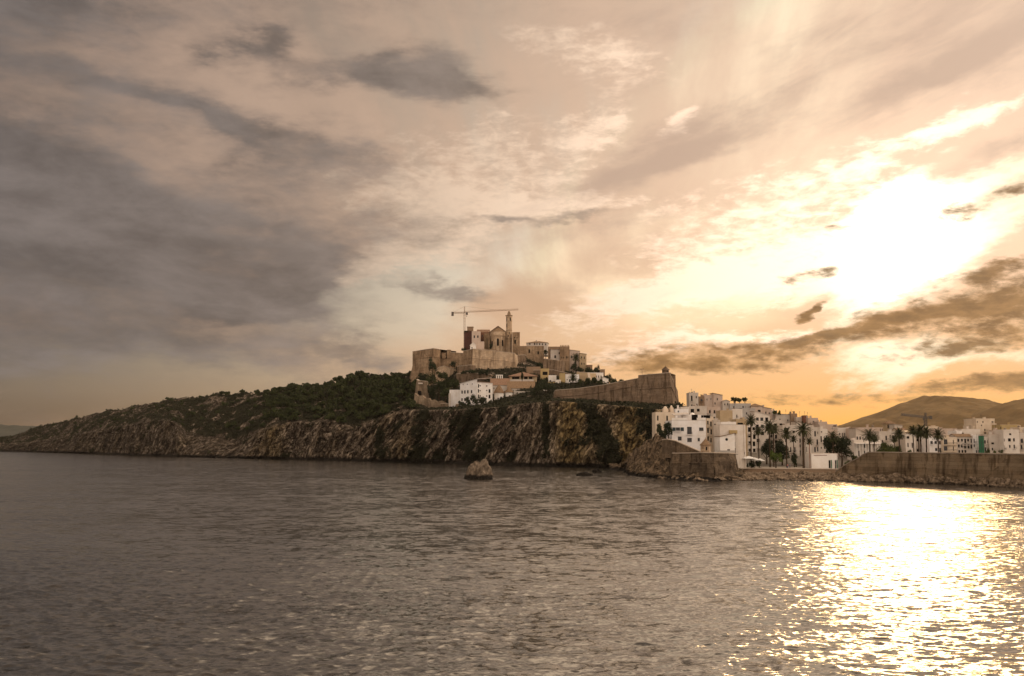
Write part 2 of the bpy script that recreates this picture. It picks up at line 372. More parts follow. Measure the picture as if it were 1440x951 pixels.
def build_headland():
    nr1, nr2, nr3 = 74, 96, 22
    ps = I(PXS, SHORE); Ys = wd(ps); pc = I(PXS, CLIFF); pt = I(PXS, CREST); Yt = I(PXS, CRESTY)
    zc = (617 - pc) / F * Ys + CH
    run = I(PXS, [(-300, 60), (100, 40), (200, 12), (250, 12), (262, 40), (330, 45), (380, 14), (480, 10), (560, 14), (640, 16), (780, 12), (985, 14)])
    Yc = Ys + run
    A = wpos(PXS, ps, Ys); A0 = A.copy(); A0[:, 1] -= 3; A0[:, 2] = -4
    A[:, 2] = .2; B = wpos(PXS, pc, Yc); D = wpos(PXS, pt, Yt)
    # profile between cliff edge and crest: a bench on which the lower town stands
    benchw = I(PXS, [(560, 0), (600, 1), (760, 1), (800, .8), (880, .3), (940, 0)])
    # fan the far side back down
    E = D.copy(); E[:, 0] *= 1.22; E[:, 1] = E[:, 1] * 1.22 + 20; E[:, 2] = -6
    rows = [A0]
    for t in np.linspace(0, 1, nr1):
        tz = t; ty = t ** 1.4
        rows.append(np.stack([A[:, 0] + (B[:, 0] - A[:, 0]) * ty, A[:, 1] + (B[:, 1] - A[:, 1]) * ty, A[:, 2] + (B[:, 2] - A[:, 2]) * tz], -1))
    for t in np.linspace(0, 1, nr2)[1:]:
        ts = np.where(t < .30, t * .25, .075 + (t - .30) / .70 * .925)
        prof = (1 - benchw) * (t * (1.18 - .18 * t)) + benchw * ts
        rows.append(np.stack([B[:, 0] + (D[:, 0] - B[:, 0]) * t, B[:, 1] + (D[:, 1] - B[:, 1]) * t, B[:, 2] + (D[:, 2] - B[:, 2]) * prof], -1))
    for t in np.linspace(0, 1, nr3)[1:]:
        rows.append(D + (E - D) * np.stack([t + 0 * PXS, t + 0 * PXS, t * t + 0 * PXS], -1))
    G = np.stack(rows); nr, nc = G.shape[:2]
    rr = np.arange(nr)[:, None] + 0 * PXS[None, :]
    wc = np.clip((rr - 1) / 6, 0, 1) * np.clip((1 + nr1 + 5 - rr) / 8, 0, 1)       # on the cliff
    ws = np.clip((rr - nr1) / 10, 0, 1) * np.clip((nr - 2 - rr) / 10, 0, 1)        # on the slope
    town = np.clip((PXS - 585) / 20, 0, 1)[None, :]
    # cliff relief: leaning beds, gullies and knobs, all pushed out level
    X, Yv, Zv = G[..., 0], G[..., 1], G[..., 2]
    lean = I(PXS, [(-200, .1), (300, .2), (480, .25), (520, .75), (640, .8), (700, .7), (760, .15), (985, .1)])[None, :]
    s1 = X - lean * Zv
    beds = fbm(np.stack([s1 / 4.6, Zv / 24 + Yv / 60, Yv / 30], -1), 5, 3, .55, True)
    knob = fbm(np.stack([s1 / 9, Zv / 20, Yv / 12], -1), 5, 21, .55)
    gul = fbm(np.stack([(X - .35 * Zv) / 26, Zv / 120, Yv / 80], -1), 3, 31, .5)
    fine = fbm(np.stack([s1 / 1.5, Zv / 6, Yv / 3], -1), 3, 41, .55, True)
    blk = fbm(np.stack([s1 / 5, Zv / 12, Yv / 6], -1), 4, 47, .6, True)
    lump = fbm(np.stack([X / 9, Zv / 8, Yv / 9], -1), 4, 91, .6)
    amp = I(PXS, [(-200, .7), (100, .8), (260, .6), (400, .9), (560, 1.1), (700, 1.25), (985, 1.1)])[None, :]
    push = amp * ((beds - .62) * 7.5 + (knob - .5) * 11 + (gul - .5) * 15 + (fine - .6) * 2.4 + (blk - .62) * 7.5 + (lump - .5) * 7.0)
    G[..., 1] -= push * wc
    G[..., 2] += wc * np.clip(rr / nr1, 0, 1) * (knob - .5) * 3.0 * np.clip((1 + nr1 - rr) / 10, 0.25, 1)
    # outcrop on the slope
    hill = fbm(np.stack([X / 22, Yv / 22, Zv / 30], -1), 5, 51) - .5
    crag = np.clip(fbm(np.stack([X / 9, Yv / 9, Zv / 9], -1), 5, 61, .6, True) - .66, 0, 1)
    G[..., 2] += ws * (1 - town * .85) * (hill * 5.0 + crag * 9.0)
    me = np_mesh('headland', G.reshape(-1, 3), grid_faces(nr, nc))
    me.polygons.foreach_set('use_smooth', np.ones(len(me.polygons), bool))
    pxg = np.broadcast_to(PXS[None, :], rr.shape)
    # true colours of the ground: pale limestone, ochre earth, plant cover
    scr = fbm(np.stack([X / 13, Yv / 13, Zv / 13], -1), 5, 71, .6)
    green = ws * np.clip((scr - I(PXS, [(-200, .40), (100, .445), (250, .45), (330, .41), (400, .32), (580, .29), (640, .30), (880, .30), (985, .40)])[None, :]) * 9, 0, 1)
    cl = fbm(np.stack([(X - .5 * Zv) / 9, Zv / 13, Yv / 12], -1), 6, 81, .68)
    strip = sum(w * np.exp(-((pxg - lean * 0 - c + (rr / nr1 - .5) * tilt) / s) ** 2) for c, s, tilt, w in
                [(768, 7, 6, .24), (845, 15, 44, .25), (905, 9, 30, .12), (655, 16, -34, .16), (590, 12, -14, .22), (535, 10, 6, .16), (690, 10, -40, .10), (918, 12, 10, .18)])
    gc = wc * np.clip((cl + strip - .59) * 10, 0, 1)
    ochre = wc * np.clip(sum(w * np.exp(-((pxg - c) / s) ** 2) for c, s, w in [(803, 22, 1.0), (885, 20, .9), (860, 60, .35), (380, 22, .5), (560, 30, .3), (930, 20, .6)]) + (knob - .5), 0, 1)
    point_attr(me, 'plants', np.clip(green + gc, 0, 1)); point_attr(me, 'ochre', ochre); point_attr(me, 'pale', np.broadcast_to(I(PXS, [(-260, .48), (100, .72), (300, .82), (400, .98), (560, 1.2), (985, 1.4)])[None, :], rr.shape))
    m, q, b = mat('headland_rock', .95, .15)
    P = q.N.new('ShaderNodeNewGeometry').outputs['Position']
    def attr(n):
        a = q.N.new('ShaderNodeAttribute'); a.attribute_name = n; return a.outputs['Fac']
    PL = q.v('MULTIPLY', P, (1, 1, .55))
    n1 = q.noise(PL, .09, 6, .65); n2 = q.noise(q.comb(q.m('SUBTRACT', q.sep(P)[0], q.m('MULTIPLY', q.sep(P)[2], .40)), q.m('MULTIPLY', q.sep(P)[1], .7), q.m('MULTIPLY', q.sep(P)[2], .55)), .50, 8, .76)
    n3 = q.noise(P, 1.3, 5, .7)
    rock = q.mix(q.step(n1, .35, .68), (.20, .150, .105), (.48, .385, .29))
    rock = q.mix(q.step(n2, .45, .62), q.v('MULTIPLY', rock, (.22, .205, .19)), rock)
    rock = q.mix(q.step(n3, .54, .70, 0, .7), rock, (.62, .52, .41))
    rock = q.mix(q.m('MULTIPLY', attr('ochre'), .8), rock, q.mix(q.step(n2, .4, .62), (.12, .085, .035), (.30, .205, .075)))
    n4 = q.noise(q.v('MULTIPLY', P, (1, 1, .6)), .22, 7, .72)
    rock = q.mix(q.step(n4, .48, .58, 0, .85), rock, q.v('MULTIPLY', rock, (.20, .19, .165)))  # crevice shade painted into the rock colour, along with dark lichen blotches
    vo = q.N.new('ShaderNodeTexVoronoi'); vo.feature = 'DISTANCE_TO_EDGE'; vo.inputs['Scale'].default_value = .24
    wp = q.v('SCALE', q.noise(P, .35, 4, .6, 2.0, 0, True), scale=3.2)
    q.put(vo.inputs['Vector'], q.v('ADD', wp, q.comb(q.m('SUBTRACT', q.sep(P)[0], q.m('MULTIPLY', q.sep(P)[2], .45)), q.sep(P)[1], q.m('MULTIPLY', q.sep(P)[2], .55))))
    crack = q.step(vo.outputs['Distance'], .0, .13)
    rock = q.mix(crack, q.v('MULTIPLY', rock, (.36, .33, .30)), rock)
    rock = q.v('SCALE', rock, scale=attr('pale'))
    soil = q.mix(q.step(n3, .4, .6), (.010, .011, .0045), (.030, .027, .012))
    pm = q.step(q.m('ADD', attr('plants'), q.m('MULTIPLY', q.m('SUBTRACT', n3, .5), 1.2)), .32, .62)
    c = q.mix(pm, rock, soil)
    z = q.sep(P)[2]
    wet = q.step(q.m('ADD', z, q.m('MULTIPLY', n2, 4.0)), 3.2, 4.6)                # dark wet band; the wave-cut notch's shade is put into the colour
    c = q.mix(wet, (.018, .014, .010), c)
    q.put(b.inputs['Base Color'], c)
    bp = q.N.new('ShaderNodeBump'); bp.inputs['Strength'].default_value = 1.0; bp.inputs['Distance'].default_value = 1.4
    q.put(bp.inputs['Height'], q.m('ADD', q.m('MULTIPLY', crack, .8), q.m('ADD', n2, q.m('MULTIPLY', n3, .5)))); q.L.new(bp.outputs[0], b.inputs['Normal'])
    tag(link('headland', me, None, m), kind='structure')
    return G, dict(nr1=nr1, nr2=nr2, plants=np.clip(green + gc, 0, 1), rock=m)
HEAD, HINFO = build_headland()
def head_z(px, Y):
    "height of the headland under a point of the picture at depth Y"
    c = int(np.clip(np.searchsorted(PXS, px), 1, len(PXS) - 1)); colm = HEAD[2:, c, :]
    return float(np.interp(Y, np.maximum.accumulate(colm[:, 1]), colm[:, 2]))

def build_town_ground():
    "one sheet from the promenade up the hill and inland under the harbour front"
    px = np.linspace(948, 1760, 290)
    Yr = np.array([367, 380, 392, 415, 450, 500, 550, 600, 680, 800, 1200, 2500, 5200.])
    def tz(p, Y):
        crest = I(p, [(900, 566), (960, 571), (1000, 571), (1060, 580), (1100, 591), (1150, 602), (1200, 611), (1260, 616), (1800, 616)])
        zt = np.maximum(CH + (617 - crest) / F * 600 - 2.5, 3.0)
        t = np.clip((Y - 392) / (600 - 392), 0, 1); back = np.clip((Y - 620) / 250, 0, 1)
        z = 3.0 + (zt - 3.0) * t ** .85
        return z + (3.0 - z) * back
    global town_z
    town_z = lambda p, Y: float(tz(np.array([p]), np.array([Y]))[0])
    YY, PP = np.meshgrid(Yr, px, indexing='ij')
    Z = tz(PP, YY); X = (PP - CX) / F * YY
    m, q, b = mat('town_ground', .95, .1)
    P = q.N.new('ShaderNodeNewGeometry').outputs['Position']
    n = q.noise(P, .4, 5, .6); q.put(b.inputs['Base Color'], q.mix(n, (.10, .085, .065), (.20, .175, .145)))
    tag(link('ground', np_mesh('ground', np.stack([X, YY, Z], -1).reshape(-1, 3), grid_faces(len(Yr), len(px)), True), None, m), kind='structure')
build_town_ground()

def build_far_hills():
    m, q, b = mat('far_hill_woods_hazed', .95, .1)
    P = q.N.new('ShaderNodeNewGeometry').outputs['Position']
    n = q.noise(P, .012, 8, .68); n2 = q.noise(P, .06, 5, .7)
    c = q.mix(q.step(n, .4, .62), (.155, .098, .040), (.20, .128, .053)); c = q.mix(q.step(n2, .5, .6, 0, .30), c, (.055, .046, .020))  # the golden haze over the hills is put into their colour
    q.put(b.inputs['Base Color'], c)
    m2, q2, b2 = mat('far_coast_woods', .95, .1); b2.inputs['Base Color'].default_value = (.045, .050, .042, 1)
    def ridge(name, pts, Y, depth, px0, px1, n=260, seed=0, rough=16.0, m=m):
        px = np.linspace(px0, px1, n); crest = I(px, pts)
        crest = crest + (fbm(np.stack([px / 16, px * 0, px * 0 + seed], -1), 4, seed) - .5) * 3.2
        top = wpos(px, crest, np.full(n, float(Y))); rows = []
        for t in np.linspace(0, 1, 46):
            y = Y - depth * (1 - t); z = top[:, 2] * (t * t * (3 - 2 * t) * .35 + .65 * t ** 1.1); x = top[:, 0] * (y / Y) ** .15
            rows.append(np.stack([x, np.full(n, y), z - 2 * (1 - t)], -1))
        for t in np.linspace(0, 1, 10)[1:]:
            rows.append(np.stack([top[:, 0], np.full(n, Y + depth * t), top[:, 2] * (1 - t) - 3], -1))
        G = np.stack(rows); w = np.clip(np.arange(len(rows)) / 8, 0, 1) * np.clip((len(rows) - 10.5 - np.arange(len(rows))) / 6 + .55, .25, 1)
        gl = fbm(np.stack([G[..., 0] / 260, G[..., 1] / 420, G[..., 2] * 0 + seed], -1), 5, seed + 5, .55, True) - .6
        G[..., 2] += gl * 60 * w[:, None] * np.clip(G[..., 2] / 60, 0, 1) * np.clip((44 - np.arange(len(rows))) / 10, 0, 1)[:, None]
        G[..., 2] += (fbm(np.stack([G[..., 0] / 22, G[..., 1] / 40, G[..., 2] * 0], -1), 3, seed + 9) - .5) * rough * np.clip(G[..., 2] / 30, 0, 1)
        tag(link(name, np_mesh(name, G.reshape(-1, 3), grid_faces(len(rows), n), True), None, m), kind='structure')
    ridge('mountain', [(1100, 616), (1176, 612), (1190, 601), (1196, 596), (1215, 588), (1222, 589), (1236, 581), (1255, 572), (1290, 560), (1297, 557), (1312, 556.5), (1330, 559), (1355, 562), (1375, 568), (1397, 574), (1420, 586), (1450, 596), (1520, 606), (1700, 613)], 2900, 1100, 1090, 1720, seed=3, rough=9)
    ridge('hills', [(1330, 616), (1365, 592), (1385, 580), (1398, 572), (1418, 565), (1440, 560), (1500, 549), (1560, 552), (1650, 572), (1800, 590)], 2300, 800, 1320, 1900, seed=7, rough=9)
    ridge('far_coast', [(-500, 585), (-250, 590), (-100, 592), (0, 597), (10, 598.5), (22, 600), (34, 599.5), (60, 598), (90, 595), (130, 593), (200, 600), (320, 612)], 5200, 900, -520, 330, seed=11, rough=8, m=m2)
build_far_hills()

# ------------------------------------------------------------------ building materials
def stone_mat(name, lo, hi, course=.9, streak=.5):
    m, q, b = mat(name, .92, .15)
    P = q.N.new('ShaderNodeNewGeometry').outputs['Position']
    x, y, z = q.sep(P)
    br = q.N.new('ShaderNodeTexBrick'); q.put(br.inputs['Vector'], q.comb(q.m('ADD', x, q.m('MULTIPLY', y, .7)), z, 0.0))
    br.inputs['Scale'].default_value = 1.0; br.inputs['Brick Width'].default_value = course * 1.9; br.inputs['Row Height'].default_value = course
    br.inputs['Mortar Size'].default_value = .05; br.inputs['Color1'].default_value = (1, 1, 1, 1); br.inputs['Color2'].default_value = (.78, .76, .74, 1); br.inputs['Mortar'].default_value = (.6, .58, .56, 1)
    n1 = q.noise(P, .10, 6, .65); n2 = q.noise(q.v('MULTIPLY', P, (1, 1, .16)), .55, 5, .65); n3 = q.noise(P, 1.6, 4, .7)
    c = q.mix(q.step(n1, .34, .68), lo, hi)
    c = q.mix(q.step(n3, .35, .7, 0, .5), c, q.v('MULTIPLY', c, (.62, .60, .58)))
    c = q.mix(q.step(n2, .47, .66, 0, min(streak + .25, 1)), c, q.v('MULTIPLY', c, (.40, .375, .35)))
    n5 = q.noise(P, .33, 4, .6); c = q.mix(q.step(n5, .52, .60, 0, .45), c, q.v('MULTIPLY', c, (1.35, 1.3, 1.22)))
    c = q.v('MULTIPLY', c, br.outputs['Color'])
    q.put(b.inputs['Base Color'], c)
    bp = q.N.new('ShaderNodeBump'); bp.inputs['Strength'].default_value = .8; bp.inputs['Distance'].default_value = .25
    q.put(bp.inputs['Height'], q.m('ADD', n3, q.m('MULTIPLY', n1, 2.0))); q.L.new(bp.outputs[0], b.inputs['Normal'])
    return m
def plaster(name, c, dirt=.30):
    m, q, b = mat(name, .9, .2)
    P = q.N.new('ShaderNodeNewGeometry').outputs['Position']
    n1 = q.noise(P, .35, 5, .6); n2 = q.noise(q.v('MULTIPLY', P, (1, 1, .12)), 1.1, 4, .65)
    k = q.mix(q.step(n1, .35, .7), c, tuple(v * w for v, w in zip(c, (.88, .85, .81))))
    k = q.mix(q.step(n2, .55, .75, 0, dirt), k, tuple(v * w for v, w in zip(c, (.62, .55, .47))))
    q.put(b.inputs['Base Color'], k); return m
def tile_mat(name, lo, hi):
    m, q, b = mat(name, .9, .2)
    P = q.N.new('ShaderNodeNewGeometry').outputs['Position']
    x, y, z = q.sep(P)
    w = q.m('SINE', q.m('MULTIPLY', q.m('ADD', x, y), 22.0))
    n = q.noise(P, 1.4, 5, .7)
    c = q.mix(q.step(n, .3, .7), lo, hi); c = q.mix(q.step(w, -.6, .2, .45, 0), c, tuple(v * .45 for v in lo))
    q.put(b.inputs['Base Color'], c)
    bp = q.N.new('ShaderNodeBump'); bp.inputs['Strength'].default_value = .6; bp.inputs['Distance'].default_value = .08
    q.put(bp.inputs['Height'], w); q.L.new(bp.outputs[0], b.inputs['Normal'])
    return m
def flat_mat(name, c, rough=.7, spec=.3, metal=0.0, vary=.25, sc=2.0):
    m, q, b = mat(name, rough, spec); b.inputs['Metallic'].default_value = metal
    P = q.N.new('ShaderNodeNewGeometry').outputs['Position']
    n = q.noise(P, sc, 4, .6); q.put(b.inputs['Base Color'], q.mix(q.step(n, .3, .7), tuple(v * (1 - vary) for v in c), c)); return m
M = {}
M['stone'] = stone_mat('golden_ashlar', (.28, .190, .118), (.43, .31, .20))
M['stone2'] = stone_mat('weathered_ashlar', (.185, .130, .088), (.275, .20, .138), .8, .7)
M['stone3'] = stone_mat('rubble_stone', (.21, .155, .105), (.36, .275, .19), .5, .5)
M['rubble'] = stone_mat('dark_rubble', (.085, .062, .042), (.225, .165, .11), .5, .8)
M['sea'] = stone_mat('sea_wall_stone', (.150, .108, .066), (.245, .180, .115), 1.15, .85)
M['stonep'] = stone_mat('pale_stone', (.48, .35, .23), (.64, .49, .345), .7, .4)
M['white'] = plaster('white_limewash', (.80, .755, .70)); M['whitet'] = plaster('town_limewash', (.69, .625, .555), .4); M['white2'] = plaster('aged_limewash', (.56, .495, .43), .55)
M['white3'] = plaster('bluish_limewash', (.80, .765, .735)); M['cream'] = plaster('cream_render', (.66, .55, .425)); M['tan'] = plaster('tan_render', (.46, .35, .22), .45)
M['pink'] = plaster('pinkish_render', (.54, .43, .355)); M['red'] = plaster('ox_red_render', (.088, .040, .032)); M['grey'] = plaster('grey_render', (.42, .39, .36)); M['ochrew'] = plaster('ochre_render', (.42, .31, .15), .4)
M['tile'] = tile_mat('clay_tiles', (.23, .130, .080), (.36, .225, .145)); M['tile2'] = tile_mat('old_brown_tiles', (.20, .125, .07), (.33, .215, .125)); M['slab'] = flat_mat('roof_slab', (.46, .36, .28))
M['coping'] = flat_mat('coping_stone', (.52, .42, .32)); M['glass'] = flat_mat('window_glass', (.018, .018, .02), .12, .5, 0, .1); M['wood'] = flat_mat('dark_wood', (.055, .035, .022)); M['shut'] = flat_mat('blue_green_shutter', (.03, .05, .055))
M['void'] = flat_mat('dark_interior', (.012, .010, .009), .95, .05); M['iron'] = flat_mat('painted_iron', (.035, .03, .028), .5, .4); M['frame'] = flat_mat('white_window_frame', (.62, .58, .53))
M['green'] = flat_mat('green_netting', (.022, .125, .06)); M['steel'] = flat_mat('crane_steel', (.24, .125, .06), .5, .4); M['darksteel'] = flat_mat('dark_steel', (.10, .08, .065), .5, .4); M['canvas'] = flat_mat('parasol_canvas', (.80, .77, .72)); M['canvas2'] = flat_mat('sand_canvas', (.78, .62, .42))
M['concrete'] = flat_mat('concrete', (.34, .27, .205), .9, .1, 0, .4, .7); M['paving'] = flat_mat('promenade_paving', (.42, .36, .29), .9, .1, 0, .2, .6); M['darktan'] = plaster('dark_brown_render', (.27, .185, .12), .4)  # darktan: a dark brown render
M['rustwall'] = plaster('rust_brick_render', (.24, .11, .07))
rnd = random.Random(11)

# ------------------------------------------------------------------ ramparts
def rampart(name, label, pts, thick, m, sink=3.0, batter=.10, cord=None, cat='wall', coping=True, rough=.35, foot=None):
    "pts: (px, top, bottom, depth) from left to right; the face leans back by batter, the top is a walk of this thickness"
    T = [at(a, t, Y) for a, t, bt, Y in pts]; B = []
    for (a, t, bt, Y), p in zip(pts, T):
        q = at(a + (foot[len(B)] if foot else 0), bt, Y); q.z -= sink; B.append(q)
    root = empty(name, B[0].lerp(B[-1], .5)); tag(root, label, cat); o = root.location
    def nrm(i):
        a = T[max(i - 1, 0)]; c = T[min(i + 1, len(T) - 1)]; d = Vector((c.x - a.x, c.y - a.y, 0)).normalized(); return Vector((d.y, -d.x, 0))
    mb = MB(); n = len(pts); F_, K_ = [], []
    for i in range(n):
        N = nrm(i); h = T[i].z - B[i].z
        F_.append((B[i] + N * h * batter - o, T[i] - o)); K_.append((B[i] - N * thick - o, T[i] - N * thick - o))
    for i in range(n - 1):
        nv = max(3, int((T[i].z - B[i].z) / 1.3)); nu = max(1, int((T[i + 1] - T[i]).length / 1.5)); d_ = (T[i + 1] - T[i]); Nn = Vector((d_.y, -d_.x, 0)).normalized()
        g0 = [[F_[i][0].lerp(F_[i][1], v / nv).lerp(F_[i + 1][0].lerp(F_[i + 1][1], v / nv), u / nu) for u in range(nu + 1)] for v in range(nv + 1)]
        wp = np.array([[list(p + o) for p in r] for r in g0]); dsp = (fbm(wp / 3.2, 4, 5, .6) - .5) * 2 * rough
        wv = np.ones_like(dsp); wv[-1] = .0; wv[:, 0] *= .0 if i == 0 else .5; wv[:, -1] *= .0 if i == n - 2 else .5
        if rough > .5: wv[-2] *= .7
        for v in range(nv + 1):
            for u in range(nu + 1): g0[v][u] = g0[v][u] + Nn * float(dsp[v, u] * wv[v, u])
        for v in range(nv):
            for u in range(nu): mb.quad([g0[v][u], g0[v][u + 1], g0[v + 1][u + 1], g0[v + 1][u]])
        mb.quad([F_[i][1], F_[i + 1][1], K_[i + 1][1], K_[i][1]]); mb.quad([K_[i + 1][0], K_[i][0], K_[i][1], K_[i + 1][1]])
    mb.quad([K_[0][0], F_[0][0], F_[0][1], K_[0][1]]); mb.quad([F_[-1][0], K_[-1][0], K_[-1][1], F_[-1][1]])
    mb.build('wall_face', m, root)
    if cord:
        cb = MB()
        for i in range(n - 1):
            a = F_[i][0].lerp(F_[i][1], 1 - cord / max((T[i].z - B[i].z), .1)); c = F_[i + 1][0].lerp(F_[i + 1][1], 1 - cord / max((T[i + 1].z - B[i + 1].z), .1))
            cb.tube([a, c], .28, 6)
        cb.build('string_course', m, root)
    if coping:
        cb = MB()
        for i in range(n - 1):
            a, c = F_[i][1], F_[i + 1][1]; d = (c - a).normalized(); N = Vector((d.y, -d.x, 0)).normalized()
            w = min(1.6, thick)
            cb.solid([a + N * .12 + Vector((0, 0, .01)), c + N * .12 + Vector((0, 0, .01)), c - N * w + Vector((0, 0, .01)), a - N * w + Vector((0, 0, .01)),
                      a + N * .12 + Vector((0, 0, .28)), c + N * .12 + Vector((0, 0, .28)), c - N * w + Vector((0, 0, .28)), a - N * w + Vector((0, 0, .28))])
        cb.build('coping', M['coping'], root)
    return root

# ------------------------------------------------------------------ houses
def facade(mb, x0, x1, z0, z1, holes, depth=.30, y=0.0):
    xs = sorted({x0, x1, *[h[0] for h in holes], *[h[1] for h in holes]}); zs = sorted({z0, z1, *[h[2] for h in holes], *[h[3] for h in holes]})
    xs = [v for v in xs if x0 - 1e-6 <= v <= x1 + 1e-6]; zs = [v for v in zs if z0 - 1e-6 <= v <= z1 + 1e-6]
    for a, b in zip(xs, xs[1:]):
        for c, d in zip(zs, zs[1:]):
            mx, mz = (a + b) / 2, (c + d) / 2
            if any(h[0] < mx < h[1] and h[2] < mz < h[3] for h in holes): continue
            mb.quad([(a, y, c), (b, y, c), (b, y, d), (a, y, d)])
    for a, b, c, d in holes:
        e = y + depth
        mb.quad([(a, y, c), (b, y, c), (b, e, c), (a, e, c)]); mb.quad([(a, e, d), (b, e, d), (b, y, d), (a, y, d)])
        mb.quad([(a, y, c), (a, e, c), (a, e, d), (a, y, d)]); mb.quad([(b, e, c), (b, y, c), (b, y, d), (b, e, d)])
def window_mesh(a, b, c, d, y, kind):
    mb = MB(); w = b - a; f = min(.09, w * .12)
    if kind == 'void':
        mb.quad([(a, y, c), (b, y, c), (b, y, d), (a, y, d)], 0); return mb, [M['void']]
    mb.quad([(a, y, c), (b, y, c), (b, y, d), (a, y, d)], 0)
    for x0, x1, z0, z1 in ((a, a + f, c, d), (b - f, b, c, d), (a + f, b - f, c, c + f), (a + f, b - f, d - f, d), ((a + b) / 2 - f / 2, (a + b) / 2 + f / 2, c + f, d - f)):
        mb.box(x0, x1, y - .06, y - .004, z0, z1, 1)
    return mb, [M['glass'], M['wood'] if kind == 'wood' else M['frame']]
class H: pass
def house(name, label, px0, px1, pyt, pyb, Y, dep, m, roof='flat', wins=None, rz=0.0, group=None, cat='house', ground=None, kind=None, seed=None,
          balc=(), chim=(), tile='tile', eave=.35, ridge=2.2, sill=True, par=True, side=None, shutters=False, mast=None, wname='window'):
    rg = random.Random(seed if seed is not None else int(px0 * 7 + pyt * 13))
    a, b = at(px0, pyt, Y), at(px1, pyt, Y); zt = a.z; zb = at(px0, pyb, Y).z
    if ground is not None: zb = min(zb, ground)
    w = b.x - a.x; h = zt - zb
    root = empty(name, ((a.x + b.x) / 2, Y, zb), R(rz)); tag(root, label, cat, group)
    town = ground is not None and group is not None
    L = lambda px, py: ((at(px, py, Y).x - root.location.x), at(px, py, Y).z - zb)
    holes = []
    if wins is None: wins = []
    if isinstance(wins, str):                     # 'columns x storeys[:first storey height]'
        cc, r = wins.split('x'); cc, r = int(cc), int(r)
        zz0 = L(px0, pyb)[1]; vis = h - zz0
        for j in range(r):
            top = h - .9 - j * max(min(3.1, (vis - .8) / r), 2.0)
            for i in range(cc):
                cx = -w / 2 + w * (i + .5) / cc + rg.uniform(-.1, .1) * w / cc
                ww = min(rg.uniform(1.1, 1.55), w / cc * .6); hh = rg.choice([1.3, 1.5, 2.0]) * min(1, vis / r / 3)
                if rg.random() < .90: holes.append((cx - ww / 2, cx + ww / 2, top - hh, top))
    else:
        for r in wins:
            x0, z1 = L(r[0], r[1]); x1, z0 = L(r[2], r[3]); holes.append((x0, x1, z0, z1))
    holes = [(max(q[0], -w / 2 + .12), min(q[1], w / 2 - .12), max(q[2], .15), min(q[3], h - .2)) for q in holes]
    holes = [q for q in holes if q[1] - q[0] > .2 and q[3] - q[2] > .2]
    mb = MB(); facade(mb, -w / 2, w / 2, 0, h, holes)
    x0, x1 = -w / 2, w / 2
    sh = []
    if side:                                      # windows in the flank that shows
        sx = x1 if side == 'R' else x0
        for j in range(max(1, int(h / 3.4))):
            for i in range(max(1, int(dep / 4.5))):
                cy = dep * (i + .5) / max(1, int(dep / 4.5)); zt_ = h - 1.0 - j * 3.1
                if zt_ > 2: sh.append((cy - .5, cy + .5, zt_ - 1.4, zt_))
    mb.quad([(x1, 0, 0), (x1, dep, 0), (x1, dep, h), (x1, 0, h)]); mb.quad([(x0, dep, 0), (x0, 0, 0), (x0, 0, h), (x0, dep, h)]); mb.quad([(x1, dep, 0), (x0, dep, 0), (x0, dep, h), (x1, dep, h)])
    if roof == 'gablefront':
        mb.quad([(x0, 0, h), (x1, 0, h), (0, 0, h + ridge)]); mb.quad([(x1, dep, h), (x0, dep, h), (0, dep, h + ridge)])
    elif roof == 'gable':
        mb.quad([(x1, 0, h), (x1, dep, h), (x1, dep / 2, h + ridge)]); mb.quad([(x0, dep, h), (x0, 0, h), (x0, dep / 2, h + ridge)])
    elif roof == 'shed':
        mb.quad([(x1, 0, h), (x1, dep, h), (x1, dep, h + ridge)]); mb.quad([(x0, dep, h), (x0, 0, h), (x0, dep, h + ridge)]); mb.quad([(x1, dep, h), (x0, dep, h), (x0, dep, h + ridge), (x1, dep, h + ridge)])
    elif roof == 'shedr':
        mb.quad([(x0, 0, h), (x1, 0, h), (x0, 0, h + ridge)]); mb.quad([(x1, dep, h), (x0, dep, h), (x0, dep, h + ridge)]); mb.quad([(x0, dep, h), (x0, 0, h), (x0, 0, h + ridge), (x0, dep, h + ridge)])
    elif roof in ('flat', 'none'): mb.quad([(x0, 0, h), (x1, 0, h), (x1, dep, h), (x0, dep, h)])
    mb.build('wall', m, root)
    e = eave
    rb = MB()
    def slab(p, t=.16): rb.solid([Vector(v) + Vector((0, 0, .01)) for v in p] + [Vector(v) + Vector((0, 0, t)) for v in p])
    if roof == 'gablefront':
        k = ridge / (w / 2) * e
        slab([(x0 - e, -e, h - k), (0, -e, h + ridge), (0, dep + e, h + ridge), (x0 - e, dep + e, h - k)]); slab([(0, -e, h + ridge), (x1 + e, -e, h - k), (x1 + e, dep + e, h - k), (0, dep + e, h + ridge)])
    elif roof == 'gable':
        k = ridge / (dep / 2) * e
        slab([(x0 - e, -e, h - k), (x1 + e, -e, h - k), (x1 + e, dep / 2, h + ridge), (x0 - e, dep / 2, h + ridge)]); slab([(x0 - e, dep / 2, h + ridge), (x1 + e, dep / 2, h + ridge), (x1 + e, dep + e, h - k), (x0 - e, dep + e, h - k)])
    elif roof == 'shed': slab([(x0 - e, -e, h), (x1 + e, -e, h), (x1 + e, dep + e, h + ridge), (x0 - e, dep + e, h + ridge)])
    elif roof == 'shedr': slab([(x0 - e, -e, h + ridge), (x1 + e, -e, h), (x1 + e, dep + e, h), (x0 - e, dep + e, h + ridge)])
    elif roof == 'hip':
        r = min(w, dep) / 2; cx0, cx1, cy0, cy1 = (x0 + r, x1 - r, dep / 2, dep / 2) if w >= dep else (0, 0, r, dep - r)
        A, B_, C_, D_ = (x0 - e, -e, h), (x1 + e, -e, h), (x1 + e, dep + e, h), (x0 - e, dep + e, h)
